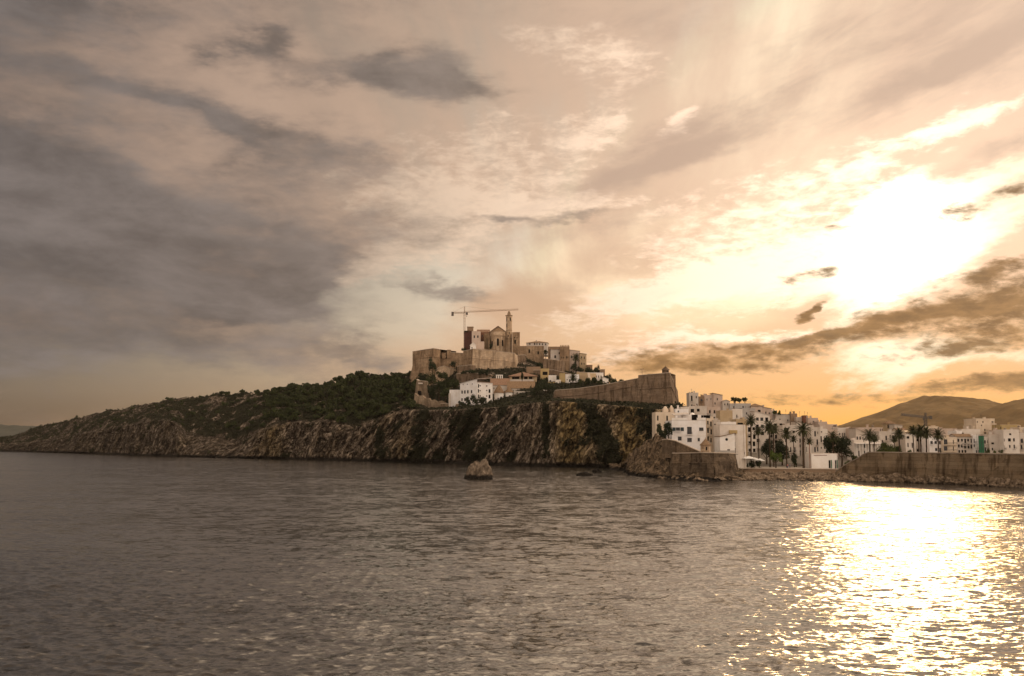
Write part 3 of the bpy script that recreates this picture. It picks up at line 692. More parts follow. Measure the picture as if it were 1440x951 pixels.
        P0, P1 = (cx0, cy0, h + ridge), (cx1, cy1, h + ridge)
        if w >= dep: fs = ([A, B_, P1, P0], [B_, C_, P1], [C_, D_, P0, P1], [D_, A, P0])
        else: fs = ([A, B_, P0], [B_, C_, P1, P0], [C_, D_, P1], [D_, A, P0, P1])
        for f in fs: rb.quad(f)
        rb.box(x0 - e, x1 + e, -e, dep + e, h - .14, h - .004)
    elif roof == 'flat':
        rb.box(x0 + .25, x1 - .25, .25, dep - .25, h + .003, h + .10)
    if roof != 'none': rb.build('roof', M[tile] if roof != 'flat' else M['slab'], root)
    if roof == 'flat' and par:
        pb = MB(); t, ph = .24, .55
        pb.box(x0 - .05, x1 + .05, -.05, t, h + .004, h + ph); pb.box(x0 - .05, x1 + .05, dep - t, dep + .05, h + .004, h + ph)
        pb.box(x0 - .05, x0 + t, t + .003, dep - t - .003, h + .004, h + ph); pb.box(x1 - t, x1 + .05, t + .003, dep - t - .003, h + .004, h + ph)
        pb.build('parapet', m, root)
    for q_ in holes:
        k = kind or rg.choice(['wood', 'wood', 'wood', 'void', 'frame'])
        wb, ms = window_mesh(*q_, .29, k); wd_ = wb.build('door' if (q_[3] - q_[2] > 1.9 and q_[2] < 1.2) else wname, ms, root)
        if sill and q_[3] - q_[2] < 1.8:
            s_ = MB(); s_.box(q_[0] - .1, q_[1] + .1, -.10, .06, q_[2] - .12, q_[2] - .004); s_.build('sill', m, wd_)
        if shutters:
            for xa, xb in ((q_[0] - (q_[1] - q_[0]) * .5, q_[0] - .03), (q_[1] + .03, q_[1] + (q_[1] - q_[0]) * .5)):
                s_ = MB(); s_.box(xa, xb, -.07, -.005, q_[2], q_[3]); s_.build('shutter', M['shut'], wd_)
    for c0, c1, z0, z1 in sh:
        wb = MB(); xx = (x1 + .012) if side == 'R' else (x0 - .012)
        if side == 'R': wb.box(x1 - .2, x1 + .015, c0, c1, z0, z1)
        else: wb.box(x0 - .015, x0 + .2, c0, c1, z0, z1)
        wb.build(wname, M['void'], root)
    if town and roof == 'flat':
        if not chim and rg.random() < .7: chim = [(rg.uniform(.12, .88), rg.uniform(.2, .7), rg.uniform(.6, 1.3), rg.uniform(.7, 1.5)) for _ in range(rg.choice([1, 1, 2]))]
        if not mast and rg.random() < .45: mast = (rg.uniform(.15, .85), rg.uniform(1.6, 3.2))
        if rg.random() < .4:
            X = rg.uniform(-.3, .3) * w; tb = MB(); tb.lathe([(.55, h + .11), (.6, h + .2), (.6, h + 1.2), (.2, h + 1.35)], (X, dep * .6), 10); tb.build('water_tank', M['concrete'], root)
    for cx, cy, cw, chh in chim:
        cb = MB(); X = -w / 2 + w * cx; Yc_ = dep * cy; zt_ = h + (ridge * .3 if roof not in ('flat', 'none') else 0)
        cb.box(X - cw / 2, X + cw / 2, Yc_ - cw / 2, Yc_ + cw / 2, zt_ - .3, zt_ + chh); cb.box(X - cw * .65, X + cw * .65, Yc_ - cw * .65, Yc_ + cw * .65, zt_ + chh + .003, zt_ + chh + .18)
        cb.build('chimney', m, root)
    if town and not balc and roof != 'none':
        balc_m = [q_ for q_ in holes if rg.random() < .28 and q_[2] > 2.5][:4]
    else: balc_m = []
    for q_ in balc_m:                              # little balconies under some windows
        bb = MB(); bb.box(q_[0] - .35, q_[1] + .35, -.8, -.112, q_[2] - .30, q_[2] - .18); bo = bb.build('balcony', m, root); rl = MB(); rl.box(q_[0] - .33, q_[1] + .33, -.79, -.74, q_[2] + .62, q_[2] + .68)
        for i in range(8): X = q_[0] - .30 + (q_[1] - q_[0] + .60) * i / 7; rl.box(X - .02, X + .02, -.785, -.745, q_[2] - .176, q_[2] + .616)
        rl.build('railing', M['iron'], bo)
    for bx in balc:                                # balcony: (x0 px, floor py, x1 px)
        xa, zf = L(bx[0], bx[1]); xb, _ = L(bx[2], bx[1]); bb = MB(); bb.box(xa, xb, -1.0, -.006, zf - .16, zf); bo = bb.build('balcony', m, root)
        rl = MB(); rl.box(xa, xb, -.98, -.92, zf + .95, zf + 1.02)
        n = max(3, int((xb - xa) / .22))
        for i in range(n + 1):
            X = xa + .04 + (xb - xa - .08) * i / n; rl.box(X - .02, X + .02, -.97, -.93, zf + .004, zf + .946)
        rl.build('railing', M['iron'], bo)
    if mast:
        tb = MB(); X = -w / 2 + w * mast[0]; tb.tube([(X, dep * .4, h - .1), (X, dep * .4, h + mast[1])], .05, 5)
        for k in range(4): tb.tube([(X - .6 + .1 * k, dep * .4, h + mast[1] - .15 - .3 * k), (X + .6 - .1 * k, dep * .4, h + mast[1] - .15 - .3 * k)], .025, 4)
        tb.build('aerial', M['iron'], root)
    r = H(); r.root = root; r.L = L; r.w = w; r.h = h; r.dep = dep; r.zb = zb
    return r

# ------------------------------------------------------------------ the fortress on the hill
rampart('bastion', 'tall stone bastion at the left end of the fortress, its battered corner against the sky',
        [(585, 494, 533, 742), (597, 492, 533, 726), (609.5, 490.3, 533, 716), (618.5, 491.6, 528, 722)], 26, M['stone'], 5, .075, 6.0, foot=[-8, -4, -1, 0])
def embrasures():
    rt = rampart('bastion_flank', 'recessed stone bastion flank with two dark gun embrasures', [(618, 504.5, 526, 724), (634, 505, 526, 722)], 10, M['stone'], 4, .04, None, coping=False)
    o = rt.location; q = lambda px, py, Y: at(px, py, Y) - o
    for p0, p1, t in ((617.5, 619.2, 492.5), (621.5, 627.2, 496.5), (628.8, 633.8, 492)):
        a, b = q(p0, t, 723), q(p1, t, 723); z0 = q(p0, 504.6, 723).z; mb = MB(); mb.box(a.x, b.x, a.y - .8, a.y + 6, z0, a.z); mb.build('merlon', M['stone'], rt)
    a, b = q(617.5, 494, 728), q(634, 494, 728); mb = MB(); mb.box(a.x, b.x, a.y + 2.5, a.y + 4, q(618, 505, 723).z, q(618, 494, 723).z); mb.build('back_wall', M['stone2'], rt)
embrasures()
rampart('curtain_wall', 'plain curtain wall between the gun embrasures and the great central bastion', [(633.5, 495.8, 527, 722), (652, 497, 530, 720)], 18, M['stone'], 5, .07, 5.5)
rampart('bastion', 'shaded left face of the central bastion, stepped up above the curtain wall', [(651.5, 494.2, 530, 719), (665, 491, 533, 694)], 18, M['stone'], 5, .06, 6.0)
rampart('bastion', 'great central bastion with a broad sunlit ashlar face below the cathedral', [(665, 491, 533, 693), (694, 493.5, 533, 690), (723.3, 497, 533, 688)], 24, M['stonep'], 6, .075, 6.2, foot=[-1.5, 1, 6.5])
rampart('bastion_flank', 'right hand flank of the central bastion above the hipped tile roof', [(723.6, 497.4, 530, 690), (726.5, 500, 530, 704), (738, 499.3, 530, 706), (740, 501, 530, 712)], 14, M['stone2'], 5, .06, 4.5)
rampart('retaining_wall', 'low weathered terrace wall in front of the curtain wall with bushes on top', [(642, 526, 543, 676), (664, 524.5, 541, 668), (690, 527, 540, 664)], 8, M['stone2'], 5, .04, None)
rampart('retaining_wall', 'short dark wall block at the foot of the curtain wall beside a round bush', [(643, 515.5, 526, 690), (662, 513.5, 526, 684)], 6, M['stone2'], 4, .03, None)
rampart('buttress_wall', 'pale rounded buttress wall below the gun embrasures above the trees', [(612.5, 521, 536, 716), (617, 517, 536, 709), (624, 515, 536, 706), (633, 518, 536, 709), (642, 520, 536, 714)], 8, M['stonep'], 4, .10, None)
def ruin():
    rt = rampart('ruined_tower', 'roofless ruined stone tower with one dark window at the cliff edge', [(585.8, 534, 582, 655), (588, 535.5, 582, 641), (600, 536.5, 582, 640), (602, 538, 582, 652)], 1.2, M['stone3'], 4, .11, None, 'ruin', rough=.7)
    o = rt.location; a = at(588, 550, 638) - o; b = at(592, 555.5, 638) - o
    mb = MB(); mb.box(a.x, b.x, a.y - 2.6, a.y + 3, b.z, a.z); mb.build('window_opening', M['void'], rt)
    a = at(588.3, 538.4, 641) - o; b = at(599.6, 540.6, 641) - o; mb = MB(); mb.box(a.x, b.x, a.y - .6, a.y + 1.5, b.z + .2, a.z); mb.build('ledge', M['white2'], rt)
ruin()
rampart('ruined_wall', 'broken crumbling wall running along the cliff edge right of the ruined tower',
        [(583, 553, 580, 634), (588, 557.5, 582, 632), (594, 556, 582, 631), (598, 560.5, 582, 630), (603, 560, 582, 629), (606, 563.5, 582, 628), (611, 562, 582, 628), (615, 565, 582, 627), (621, 563.5, 582, 627), (627, 567, 582, 626)], 2.2, M['stone3'], 4, .08, None, coping=False, rough=.9)
rampart('terrace_wall', 'cliff edge terrace with a bright top strip left of the white convent', [(619.5, 567.6, 577, 625), (634, 568.6, 579, 622), (655, 568.8, 580, 619)], 15, M['stone3'], 4, .06, None)
rampart('terrace_wall', 'cliff edge terrace with a bright rising top strip below the conical roofs', [(693, 565.4, 574, 612), (712, 563.8, 574, 611), (733, 562.0, 572, 610), (738, 558.8, 570, 609)], 16, M['stone3'], 4, .06, None)
rampart('long_bastion', 'long straight bastion wall climbing to its sharp right hand corner over the cliff',
        [(778.5, 553.5, 567, 556), (781, 549.2, 567, 549), (812, 546.8, 570, 541), (850, 541.5, 574, 530), (897.5, 532.3, 577, 517)], 24, M['stone2'], 6, .07, 3.6)
rampart('corner_bastion', 'sharp raised corner bastion with a small sentry box on its tip',
        [(897.6, 528.3, 577, 516), (930, 525.6, 577, 506), (941.5, 524.6, 581, 503), (947.5, 538, 581, 515), (953, 551, 583, 528)], 13, M['stone2'], 6, .075, 7.2, foot=[0, 1, 3, 3, 2])
rampart('wall', 'low stone curtain between the yellow house and the crenellated tan tower', [(764, 504.5, 530, 676), (784, 507, 530, 670)], 10, M['stone2'], 4, .04, None)
rampart('retaining_wall', 'long low stone terrace wall below the crenellated tan tower', [(750, 521, 532, 664), (778, 520.5, 532, 660), (804, 526.5, 536, 656)], 12, M['stone2'], 4, .05, None)
rampart('retaining_wall', 'rough tan wall rising beside the long white house above the long bastion', [(811, 523.5, 548, 640), (826, 524.5, 547, 634), (828, 535, 545, 632), (850, 539, 545, 628)], 8, M['tan'], 5, .03, None)

def sentry(name, label, px, pyb, Y, r, h, hr, m, n=8, roofm=None):
    p = at(px, pyb, Y); root = empty(name, p); tag(root, label, 'sentry box')
    mb = MB(); mb.lathe([(r * .55, -1.2), (r, 0), (r, h)], n=n); mb.build('wall', m, root)
    mb = MB(); mb.lathe([(r * 1.18, h + .004), (r * 1.18, h + .16), (r * .70, h + hr * .45), (r * .22, h + hr * .88), (.05, h + hr)], n=n); mb.tube([(0, 0, h + hr - .1), (0, 0, h + hr + .55)], [.16, .04], 5); mb.build('roof', roofm or m, root)
    for k in range(n):
        if k % 2 == 0:
            w = 2 * math.pi * (k + .5) / n; c, s = math.cos(w), math.sin(w); mb = MB(); R_ = r * math.cos(math.pi / n)
            A = Vector((c * R_, s * R_, 0)); Tn = Vector((-s, c, 0)); 
            pts = [A - Tn * r * .16 + Vector((c, s, 0)) * .02, A + Tn * r * .16 + Vector((c, s, 0)) * .02]
            mb.quad([pts[0] + Vector((0, 0, h * .38)), pts[1] + Vector((0, 0, h * .38)), pts[1] + Vector((0, 0, h * .82)), pts[0] + Vector((0, 0, h * .82))]); mb.build('loophole', M['void'], root)
    return root
sentry('sentry_box', 'small domed sentry box standing on the tip of the corner bastion', 936, 525.6, 508, 1.8, 1.9, 1.9, M['stone2'])

# ------------------------------------------------------------------ cathedral
def cathedral():
    Y = 740; g = at(700, 496, Y); root = empty('cathedral', g); tag(root, 'stone cathedral with a gabled apse and a slender bell tower', 'cathedral')
    q = lambda px, py, yy=0.0: ((at(px, py, Y).x - g.x), yy, at(px, py, Y).z - g.z)
    zb = -8
    xl, xr = q(689, 466)[0], q(711.5, 466)[0]; ze = q(700, 466)[2]; zr = q(700, 458)[2]; zc = q(700, 473)[2]
    mb = MB(); ang = [-xl * 0]; r = (xr - xl) / 2; cx = (xl + xr) / 2
    poly = [(cx + r * c, s) for c, s in ((-1, 5), (-.72, 1.2), (-.30, -.8), (.30, -.8), (.72, 1.2), (1, 5))] + [(xr, 34), (xl, 34)]
    mb.prism(poly, zb, zc); wall = mb.build('apse', M['stonep'], root)
    mb = MB(); s = [(cx + (p[0] - cx) * 1.02, p[1] - .25 if p[1] < 30 else p[1]) for p in poly]; mb.prism(s, zc + .004, zc + .5); mb.build('cornice', M['stone'], root)
    mb = MB(); up = [(cx + (p[0] - cx) * .985, p[1] + .25 if p[1] < 30 else p[1]) for p in poly]; mb.prism(up, zc + .504, ze)
    mb.quad([(xl * .985, 5.3, ze), (xr * .985, 5.3, ze), (cx, 5.3, zr)]); mb.build('nave_wall', M['stonep'], root)
    mb = MB(); e = .5
    for sgn in (-1, 1):
        a = (cx + sgn * (r + e), 4.4, ze - .3); b = (cx, 4.4, zr + .1); c = (cx, 34, zr + .1); d = (cx + sgn * (r + e), 34, ze - .3)
        P = [a, b, c, d] if sgn < 0 else [b, a, d, c]; mb.solid([Vector(v) for v in P] + [Vector(v) + Vector((0, 0, .3)) for v in P])
    fr = [(cx + (p[0] - cx) * 1.0, p[1]) for p in poly[:6]]
    for a, b in zip(fr, fr[1:]): mb.quad([(a[0], a[1] + .1, ze + .02), (b[0], b[1] + .1, ze + .02), (cx, 5.2, ze + (zr - ze) * .88)])
    mb.build('roof', M['tile2'], root)
    for px, w, y0, y1, yy in ((700.2, 1.5, 477.5, 486.5, -.84), (706.6, 1.0, 479, 487, .1), (692, 1.0, 480, 486, .75)):
        x, _, z1 = q(px, y0); _, _, z0 = q(px, y1); mb = MB(); mb.box(x - w / 2, x + w / 2, yy - .06, yy + .9, z0, z1); mb.tube([(x, yy - .05, z1), (x, yy + .8, z1)], w / 2, 10); mb.build('lancet_window', M['void'], root)
    for px0, px1, t, d in ((680.5, 689, 467.5, 6), (680.2, 682.2, 471, 2.5), (686.8, 688.8, 473, 2.0)):
        a, b = q(px0, t), q(px1, t); mb = MB(); mb.box(a[0], b[0], d if d == 6 else d, 24 if d == 6 else 6 - .01, zb, a[2]); mb.build('chapel' if d == 6 else 'buttress', M['stone'], root)
    # bell tower
    x0, x1 = q(711.6, 443)[0], q(720, 443)[0]; w = x1 - x0; zt = q(715, 443.3)[2]; mb = MB(); cxx = (x0 + x1) / 2; R_ = w / 2
    octo = lambda k: [(cxx + R_ * k * a, 6 + R_ * k * b) for a, b in ((-1, -.42), (-.42, -1), (.42, -1), (1, -.42), (1, .42), (.42, 1), (-.42, 1), (-1, .42))]
    mb.prism(octo(1), zb, zt); tw = mb.build('bell_tower', M['stonep'], root)
    mb = MB(); mb.prism(octo(1.22), zt + .004, zt + .55); mb.prism(octo(.62), zt + .554, q(716, 438.6)[2], octo(.50)); mb.prism(octo(.42), q(716, 438.6)[2] + .003, q(716, 436.6)[2], octo(.30)); mb.build('lantern', M['stone'], tw)
    for py in (451, 464, 476): 
        z = q(715, py)[2]; mb = MB(); mb.prism(octo(1.05), z, z + .35); mb.build('string_course', M['stone'], tw)
    for px, y0, y1, ww in ((713.0, 446, 450.6, .95), (713.1, 455, 459.5, 1.0), (717.6, 446.4, 450.6, .9), (714.6, 471, 473, .7), (716, 467, 468.6, .6)):
        x, _, z1 = q(px, y0); z0 = q(px, y1)[2]; yy = 6 - R_; mb = MB(); off = max(0, abs(x - cxx) - .42 * R_); mb.box(x - ww / 2, x + ww / 2, yy + off - .05, yy + off + 1.2, z0, z1); mb.tube([(x, yy + off - .04, z1), (x, yy + off + 1.1, z1)], ww / 2, 8); mb.build('belfry_opening', M['void'], tw)
cathedral()

def tower_crane(name, label, px, pyb, pyj, pyt, pxl, pyl, pxr, pyr, Y, m1, jib='right', w=1.5, tk=1.0):
    g = at(px, pyb, Y); root = empty(name, g); tag(root, label, 'crane')
    q = lambda a, b: at(a, b, Y) - g
    def lattice(p0, p1, ww, n, tri=False):
        mb = MB(); p0, p1 = Vector(p0), Vector(p1); d = (p1 - p0); dn = d.normalized()
        a = Vector((0, 1, 0)) ; c = dn.cross(a).normalized(); h = ww / 2
        if tri: cs = [(-h, 0), (h, 0), (0, ww * .9 * (1 if c.z > 0 else -1))]
        else: cs = [(-h, -h), (h, -h), (h, h), (-h, h)]
        P = lambda k, t: p0 + d * t + a * cs[k][0] + c * cs[k][1]
        nn = len(cs)
        for k in range(nn): mb.tube([P(k, 0), P(k, 1)], .11 * tk, 5)
        for i in range(n):
            for k in range(nn):
                j = (k + 1) % nn; s = (i + k) % 2
                mb.tube([P(k if s else j, i / n), P(j if s else k, (i + 1) / n)], .07 * tk, 4); mb.tube([P(k, i / n), P(j, i / n)], .06, 4)
        return mb
    j = q(px, pyj); L_, R_ = q(pxl, pyl), q(pxr, pyr); top = q(px, pyt)
    lattice((0, 0, -4), j, w, 16).build('mast', m1, root)
    lattice(j, top, w * .55, 4).build('tower_head', m1, root)
    tip, cj = (R_, L_) if jib == 'right' else (L_, R_)
    lattice(j + Vector((0, 0, .4)), tip, w * .9, 26, True).build('jib', m1, root)
    lattice(j + Vector((0, 0, .2)), cj, w * .8, 8).build('counter_jib', m1, root)
    mb = MB(); s = -1 if jib == 'right' else 1
    mb.box(cj.x - .9, cj.x + .9, cj.y - .9, cj.y + .9, cj.z - 2.4, cj.z + .6); mb.build('counterweight', M['darksteel'], root)
    mb = MB(); mb.box(j.x - s * 1.9 - .8, j.x - s * 1.9 + .8, j.y - 1.6, j.y - .2, j.z - 1.6, j.z + .3); mb.build('cab', M['darksteel'], root)
    mb = MB(); mb.tube([top, j.lerp(tip, .55) + Vector((0, 0, w))], .05, 4); mb.tube([top, cj], .05, 4); mb.build('tie_rod', M['darksteel'], root)
    hk = j.lerp(tip, .04); mb = MB(); mb.tube([hk, hk + Vector((0, 0, -2.4))], .05, 4); mb.box(hk.x - .3, hk.x + .3, hk.y - .3, hk.y + .3, hk.z - 2.9, hk.z - 2.4); mb.build('hook', M['darksteel'], root)
tower_crane('tower_crane', 'tower crane with a long jib rising behind the red house by the cathedral', 653.2, 496, 440.2, 431, 636.5, 440, 729, 436, 765, M['steel'], w=1.15, tk=.75)
tower_crane('tower_crane', 'small dark tower crane in front of the hazy mountain behind the harbour houses', 1301.5, 612, 588.5, 580.5, 1267, 584.2, 1309, 586, 900, M['darksteel'], 'left', 2.0, 1.8)

# ------------------------------------------------------------------ houses of the upper town
def up(*a, **k): return house(*a, **k)
hg = 'houses of the upper town'
h_ = up('house', 'dark red house with a square roof turret left of the cathedral', 652.6, 663.4, 465.2, 500, 742, 14, M['red'], 'shedr', [(657.5, 474, 658.7, 476)], 0, hg, ridge=-1.8, tile='tile2')
mb = MB(); a = h_.L(656.8, 459.6); b = h_.L(665.2, 466); mb.box(a[0], b[0], 2.5, 7, b[1] - 3, a[1]); mb.build('turret', M['darktan'], h_.root)
mb = MB(); mb.box(a[0] - .25, b[0] + .25, 2.2, 7.3, a[1] + .004, a[1] + .35); mb.build('turret_cornice', M['tile2'], h_.root)
up('house', 'pinkish white house with two small windows wedged beside the dark red house', 663.5, 675.5, 467, 500, 738, 10, M['pink'], 'flat', [(666, 471.8, 668, 475.6), (671.0, 471.8, 673, 475.2)], 0, hg)
up('house', 'narrow red walled house under a long clay tile roof left of the cathedral', 671, 688, 467.5, 500, 750, 12, M['rustwall'], 'gable', [(677.5, 471, 679, 474), (683.5, 471, 685, 474)], 0, hg, ridge=2.6)
up('house', 'low white house with a stepped gable on the central bastion', 661.3, 669.5, 485.5, 498, 722, 7, M['white'], 'gablefront', [(663, 488, 664.4, 490.4)], 0, hg, ridge=2.0, tile='white')
up('house', 'plain pale cube house beside the stepped white gable below the red walls', 669.6, 680.5, 481.5, 498, 724, 8, M['pink'], 'flat', [], 0, hg)
h_ = up('house', 'tall tan stone block with a dark arched window right of the bell tower', 720.4, 731, 468.3, 505, 736, 12, M['stone'], 'flat', [(723.2, 478.2, 725.6, 483.6), (723, 474, 724.5, 475.6), (726.5, 474.5, 727.8, 476)], 0, hg, kind='void')
up('house', 'long plain stone house with two dark windows below the white ridge house', 728, 765, 486.8, 512, 722, 12, M['stone'], 'flat', [(743.2, 491.5, 745.4, 496.5), (755.8, 494.4, 757.8, 498.4)], 0, hg, kind='void', par=False)
up('house', 'white house with a low hipped roof and a row of small windows on the ridge', 740.2, 770, 482, 500, 746, 13, M['white2'], 'hip', [(744.3, 482.7, 745.8, 485.2), (751, 482.7, 752.6, 485.2), (754.4, 482.7, 755.8, 485.2), (758, 483, 759.5, 485.4), (762, 483.2, 763.5, 485.5), (766.5, 483.4, 768, 485.6)], -6, hg, ridge=1.7, tile='tile2', kind='void', chim=[(.45, .4, .9, 1.6)])
up('house', 'small pale house with a dark door between the ridge house and the crenellated tower', 774.5, 788.5, 491.8, 512, 705, 9, M['white2'], 'shed', [(779.5, 499.8, 782, 503.8), (785.6, 495.5, 787.2, 498.2)], 0, hg, ridge=1.0, tile='tile2', kind='void')
up('house', 'brown stone house rising behind the small pale house on the ridge', 771.2, 789, 488.6, 512, 716, 9, M['darktan'], 'flat', [(773, 491.5, 774.2, 494)], 0, hg)
h_ = up('tower', 'square tan stone tower with small battlements on the ridge', 787.4, 800.8, 488.4, 526, 700, 11, M['stone'], 'flat', [(795.8, 501, 797.2, 504.2), (798, 501.4, 799, 504), (789.4, 502, 790.6, 504), (792, 502, 793.2, 504)], 0, hg, 'tower', kind='void', side='R')
for k in range(6):
    x = -h_.w / 2 + h_.w * (k + .25) / 6; mb = MB(); mb.box(x, x + h_.w / 11, .05, .6, h_.h + .56, h_.h + 1.5); mb.build('merlon', M['stone'], h_.root)
up('house', 'square stone bastion house projecting below the crenellated tan tower', 785.2, 800, 507.2, 528, 688, 10, M['stone'], 'flat', [(785.6, 508, 787.5, 511.5), (789, 508.4, 792, 511)], 0, hg, kind='void', par=False)
up('house', 'ochre brown house behind the dark palm right of the crenellated tower', 801, 815.2, 494, 526, 702, 10, M['pink'], 'shedr', [(803, 500, 804.6, 504), (811.8, 501, 813, 505)], 0, hg, ridge=1.0, tile='tile2')
up('house', 'tall weathered tan house at the right end of the ridge', 815.3, 824.6, 498.2, 530, 696, 12, M['tan'], 'shedr', [(817, 501.5, 818.5, 504), (821, 501.5, 822.3, 505), (817.3, 510, 818.7, 513), (820.8, 510.4, 822, 513)], 0, hg, ridge=.8, tile='tile2', side='R', kind='void')
up('house', 'small brown roofed house among trees below the tall tan house', 826, 833, 514, 528, 690, 8, M['darktan'], 'shed', [(828, 516, 829.2, 518)], 0, hg, ridge=.8, tile='tile')
up('tower', 'small square brown tower among dark trees near the end of the upper town', 843.6, 850.6, 520.6, 540, 668, 6, M['darktan'], 'flat', [(845, 523, 846.4, 525.2)], 0, hg, 'tower')
up('house', 'long white house with a row of six small windows above the long bastion', 826.2, 848.4, 525.4, 540, 642, 10, M['white'], 'flat', [(827.8 + 3.35 * k, 528.2, 829.2 + 3.35 * k, 531.2) for k in range(6)], 0, hg, kind='void')
up('house', 'small white annex with a sloping roof at the right of the long white house', 847.6, 855.6, 533.4, 545, 634, 8, M['white'], 'shedr', [(849.6, 536.5, 850.8, 538.5)], 0, hg, ridge=1.6, tile='white2')
up('house', 'white cube house with a small palm in front above the long bastion', 795, 814.4, 526.4, 551, 630, 11, M['white3'], 'flat', [(800.2, 533.6, 802, 537.4), (806, 532.5, 807.5, 536), (797, 533, 798.2, 535), (797.3, 540, 799, 545.4)], 0, hg, kind='void', par=False)
up('house', 'narrow ochre walled house joined to the white cube house with the palm', 787.2, 794.8, 526, 551, 629, 9, M['ochrew'], 'flat', [], 0, hg)
up('house', 'yellow ochre house with one wide dark window right of the hipped tile roof', 760.2, 772, 519.6, 550, 645, 9, M['ochrew'], 'flat', [(763, 522.8, 770, 527.6), (767.6, 530.5, 769.6, 535)], 0, hg, kind='void')
up('house', 'low house with a white terrace parapet beside the yellow ochre house', 771.4, 782.4, 529, 550, 638, 8, M['white'], 'flat', [(773, 534.5, 775, 537.5)], 0, hg)
up('house', 'tiny white house with a dark doorway below the white terrace parapet', 781.4, 788.6, 535.4, 551, 627, 7, M['white'], 'flat', [(786.2, 538, 788, 545)], 0, hg, kind='void')
up('house', 'ochre retaining house front beneath the white terrace parapet', 770.8, 781.2, 538.4, 551, 630, 5, M['ochrew'], 'flat', [(778, 541.5, 781, 545.5)], 0, hg, kind='void')
up('house', 'plain brown stone house under the curtain wall behind the yellow ochre house', 740.5, 760, 517, 545, 668, 9, M['darktan'], 'flat', [(759, 520, 760.6, 523)], 0, hg)
def veranda_house():
    r = up('villa', 'low villa with a broad hipped clay tile roof and a dark veranda', 716, 755, 529.2, 541, 640, 18, M['tan'], 'hip', [(720, 529.8, 730, 533.4), (737.4, 529.8, 742, 533.4), (743.8, 529.8, 749, 533.4)], 0, hg, 'villa', ridge=3.4, eave=1.0, kind='void')
    a = r.L(717, 533.8); b = r.L(750.5, 536.4); mb = MB(); mb.box(a[0], b[0], -1.6, -.01, b[1], a[1]); mb.build('terrace_parapet', M['white2'], r.root)
    mb = MB()
    for k in range(6): x = a[0] + (b[0] - a[0]) * k / 5; mb.tube([(x, -.5, a[1]), (x, -.5, r.h)], .14, 6)
    mb.build('veranda_post', M['wood'], r.root)
veranda_house()
def convent():
    # turned block: left front's cool shade put into a bluer limewash than the right
    Y = 606; g = at(670.5, 569, Y); root = empty('convent', g); tag(root, 'large white convent of two angled wings with small windows on the cliff edge', 'convent')
    def wing(p, q_, top0, top1, wins, m, dep, roofm, base=-5.0):
        A, B = Vector(p), Vector(q_); d = (B - A); L = math.hypot(d.x, d.y); ang = math.atan2(d.y, d.x)
        holder_x = lambda x, y, z: (A.x + math.cos(ang) * x - math.sin(ang) * y, A.y + math.sin(ang) * x + math.cos(ang) * y, z)
        mb = MB(); t = min(top0, top1); facade(mb, 0, L, base, t, wins)
        mb.quad([(L, 0, base), (L, dep, base), (L, dep, t), (L, 0, t)]); mb.quad([(0, dep, base), (0, 0, base), (0, 0, t), (0, dep, t)]); mb.quad([(L, dep, base), (0, dep, base), (0, dep, t), (L, dep, t)])
        mb.quad([(0, 0, t), (L, 0, t), (L, 0, top1), (0, 0, top0)])
        mb.v = [holder_x(*v) for v in mb.v]; wl = mb.build('wall', m, root)
        rb = MB(); rb.solid([(-.3, -.4, top0 + .01), (L + .3, -.4, top1 + .01), (L + .3, dep, top1 + 1.2), (-.3, dep, top0 + 1.2), (-.3, -.4, top0 + .2), (L + .3, -.4, top1 + .2), (L + .3, dep, top1 + 1.4), (-.3, dep, top0 + 1.4)])
        rb.v = [holder_x(*v) for v in rb.v]; rb.build('roof', roofm, root)
        for h in wins:
            wb, ms = window_mesh(*h, .29, 'void' if h[3] - h[2] > 1.9 else 'wood'); wb.v = [holder_x(*v) for v in wb.v]; wb.build('window', ms, root)
    zz = lambda py: at(670, py, Y).z - g.z
    q = lambda px, Yp: (at(px, 560, Yp).x - g.x, Yp - Y, 0)
    A, B, C = q(646.8, 615), q(671, 604), q(692.6, 607)
    L1 = math.hypot(B[0] - A[0], B[1] - A[1]); wins = []
    f = lambda px: L1 * (px - 646.8) / (671 - 646.8)
    for px in (649.6, 653.6, 657.8, 663.0): wins += [(f(px) - .75, f(px) + .75, zz(553), zz(548.5)), (f(px) - .75, f(px) + .75, zz(563.5), zz(559.5))]
    for px in (651, 657, 664): wins.append((f(px) - .4, f(px) + .4, zz(540.8), zz(539.2)))
    wins += [(f(666) - .4, f(666) + .4, zz(559), zz(556)), (f(667.8) - .4, f(667.8) + .4, zz(559), zz(556))]
    wing(A, B, zz(538.6), zz(533.6), wins, M['white3'], 12, M['white2'])
    L2 = math.hypot(C[0] - B[0], C[1] - B[1]); f2 = lambda px: L2 * (px - 671) / (692.6 - 671)
    w2 = [(f2(672.6) - .55, f2(672.6) + .55, zz(y + 5), zz(y)) for y in (540.5, 547.6, 555.2)] + [(f2(688.4) - .6, f2(688.4) + .6, zz(y + 5.2), zz(y)) for y in (547.4, 555.2)]
    w2 += [(f2(684.4) - .45, f2(684.4) + .45, zz(y + 1.8), zz(y)) for y in (542, 548.4, 556.2)] + [(f2(675.2) - .4, f2(675.2) + .4, zz(y + 1.6), zz(y)) for y in (542, 549, 556.2)]
    wing(B, C, zz(537.6), zz(538.6), w2, M['cream'] if False else M['white'], 14, M['tile'])
    mb = MB(); a, b = q(632.2, 622), q(647.2, 622); mb.box(a[0], b[0], a[1] - 1, a[1] + 9, -5, zz(546.6)); ob = mb.build('annex', M['white3'], root)
    mb = MB(); a, b = q(631.8, 621), q(634, 621); mb.box(a[0] - .3, b[0], a[1] - 1.6, a[1] - .9, -5, zz(552)); mb.build('annex_buttress', M['white2'], root)
convent()
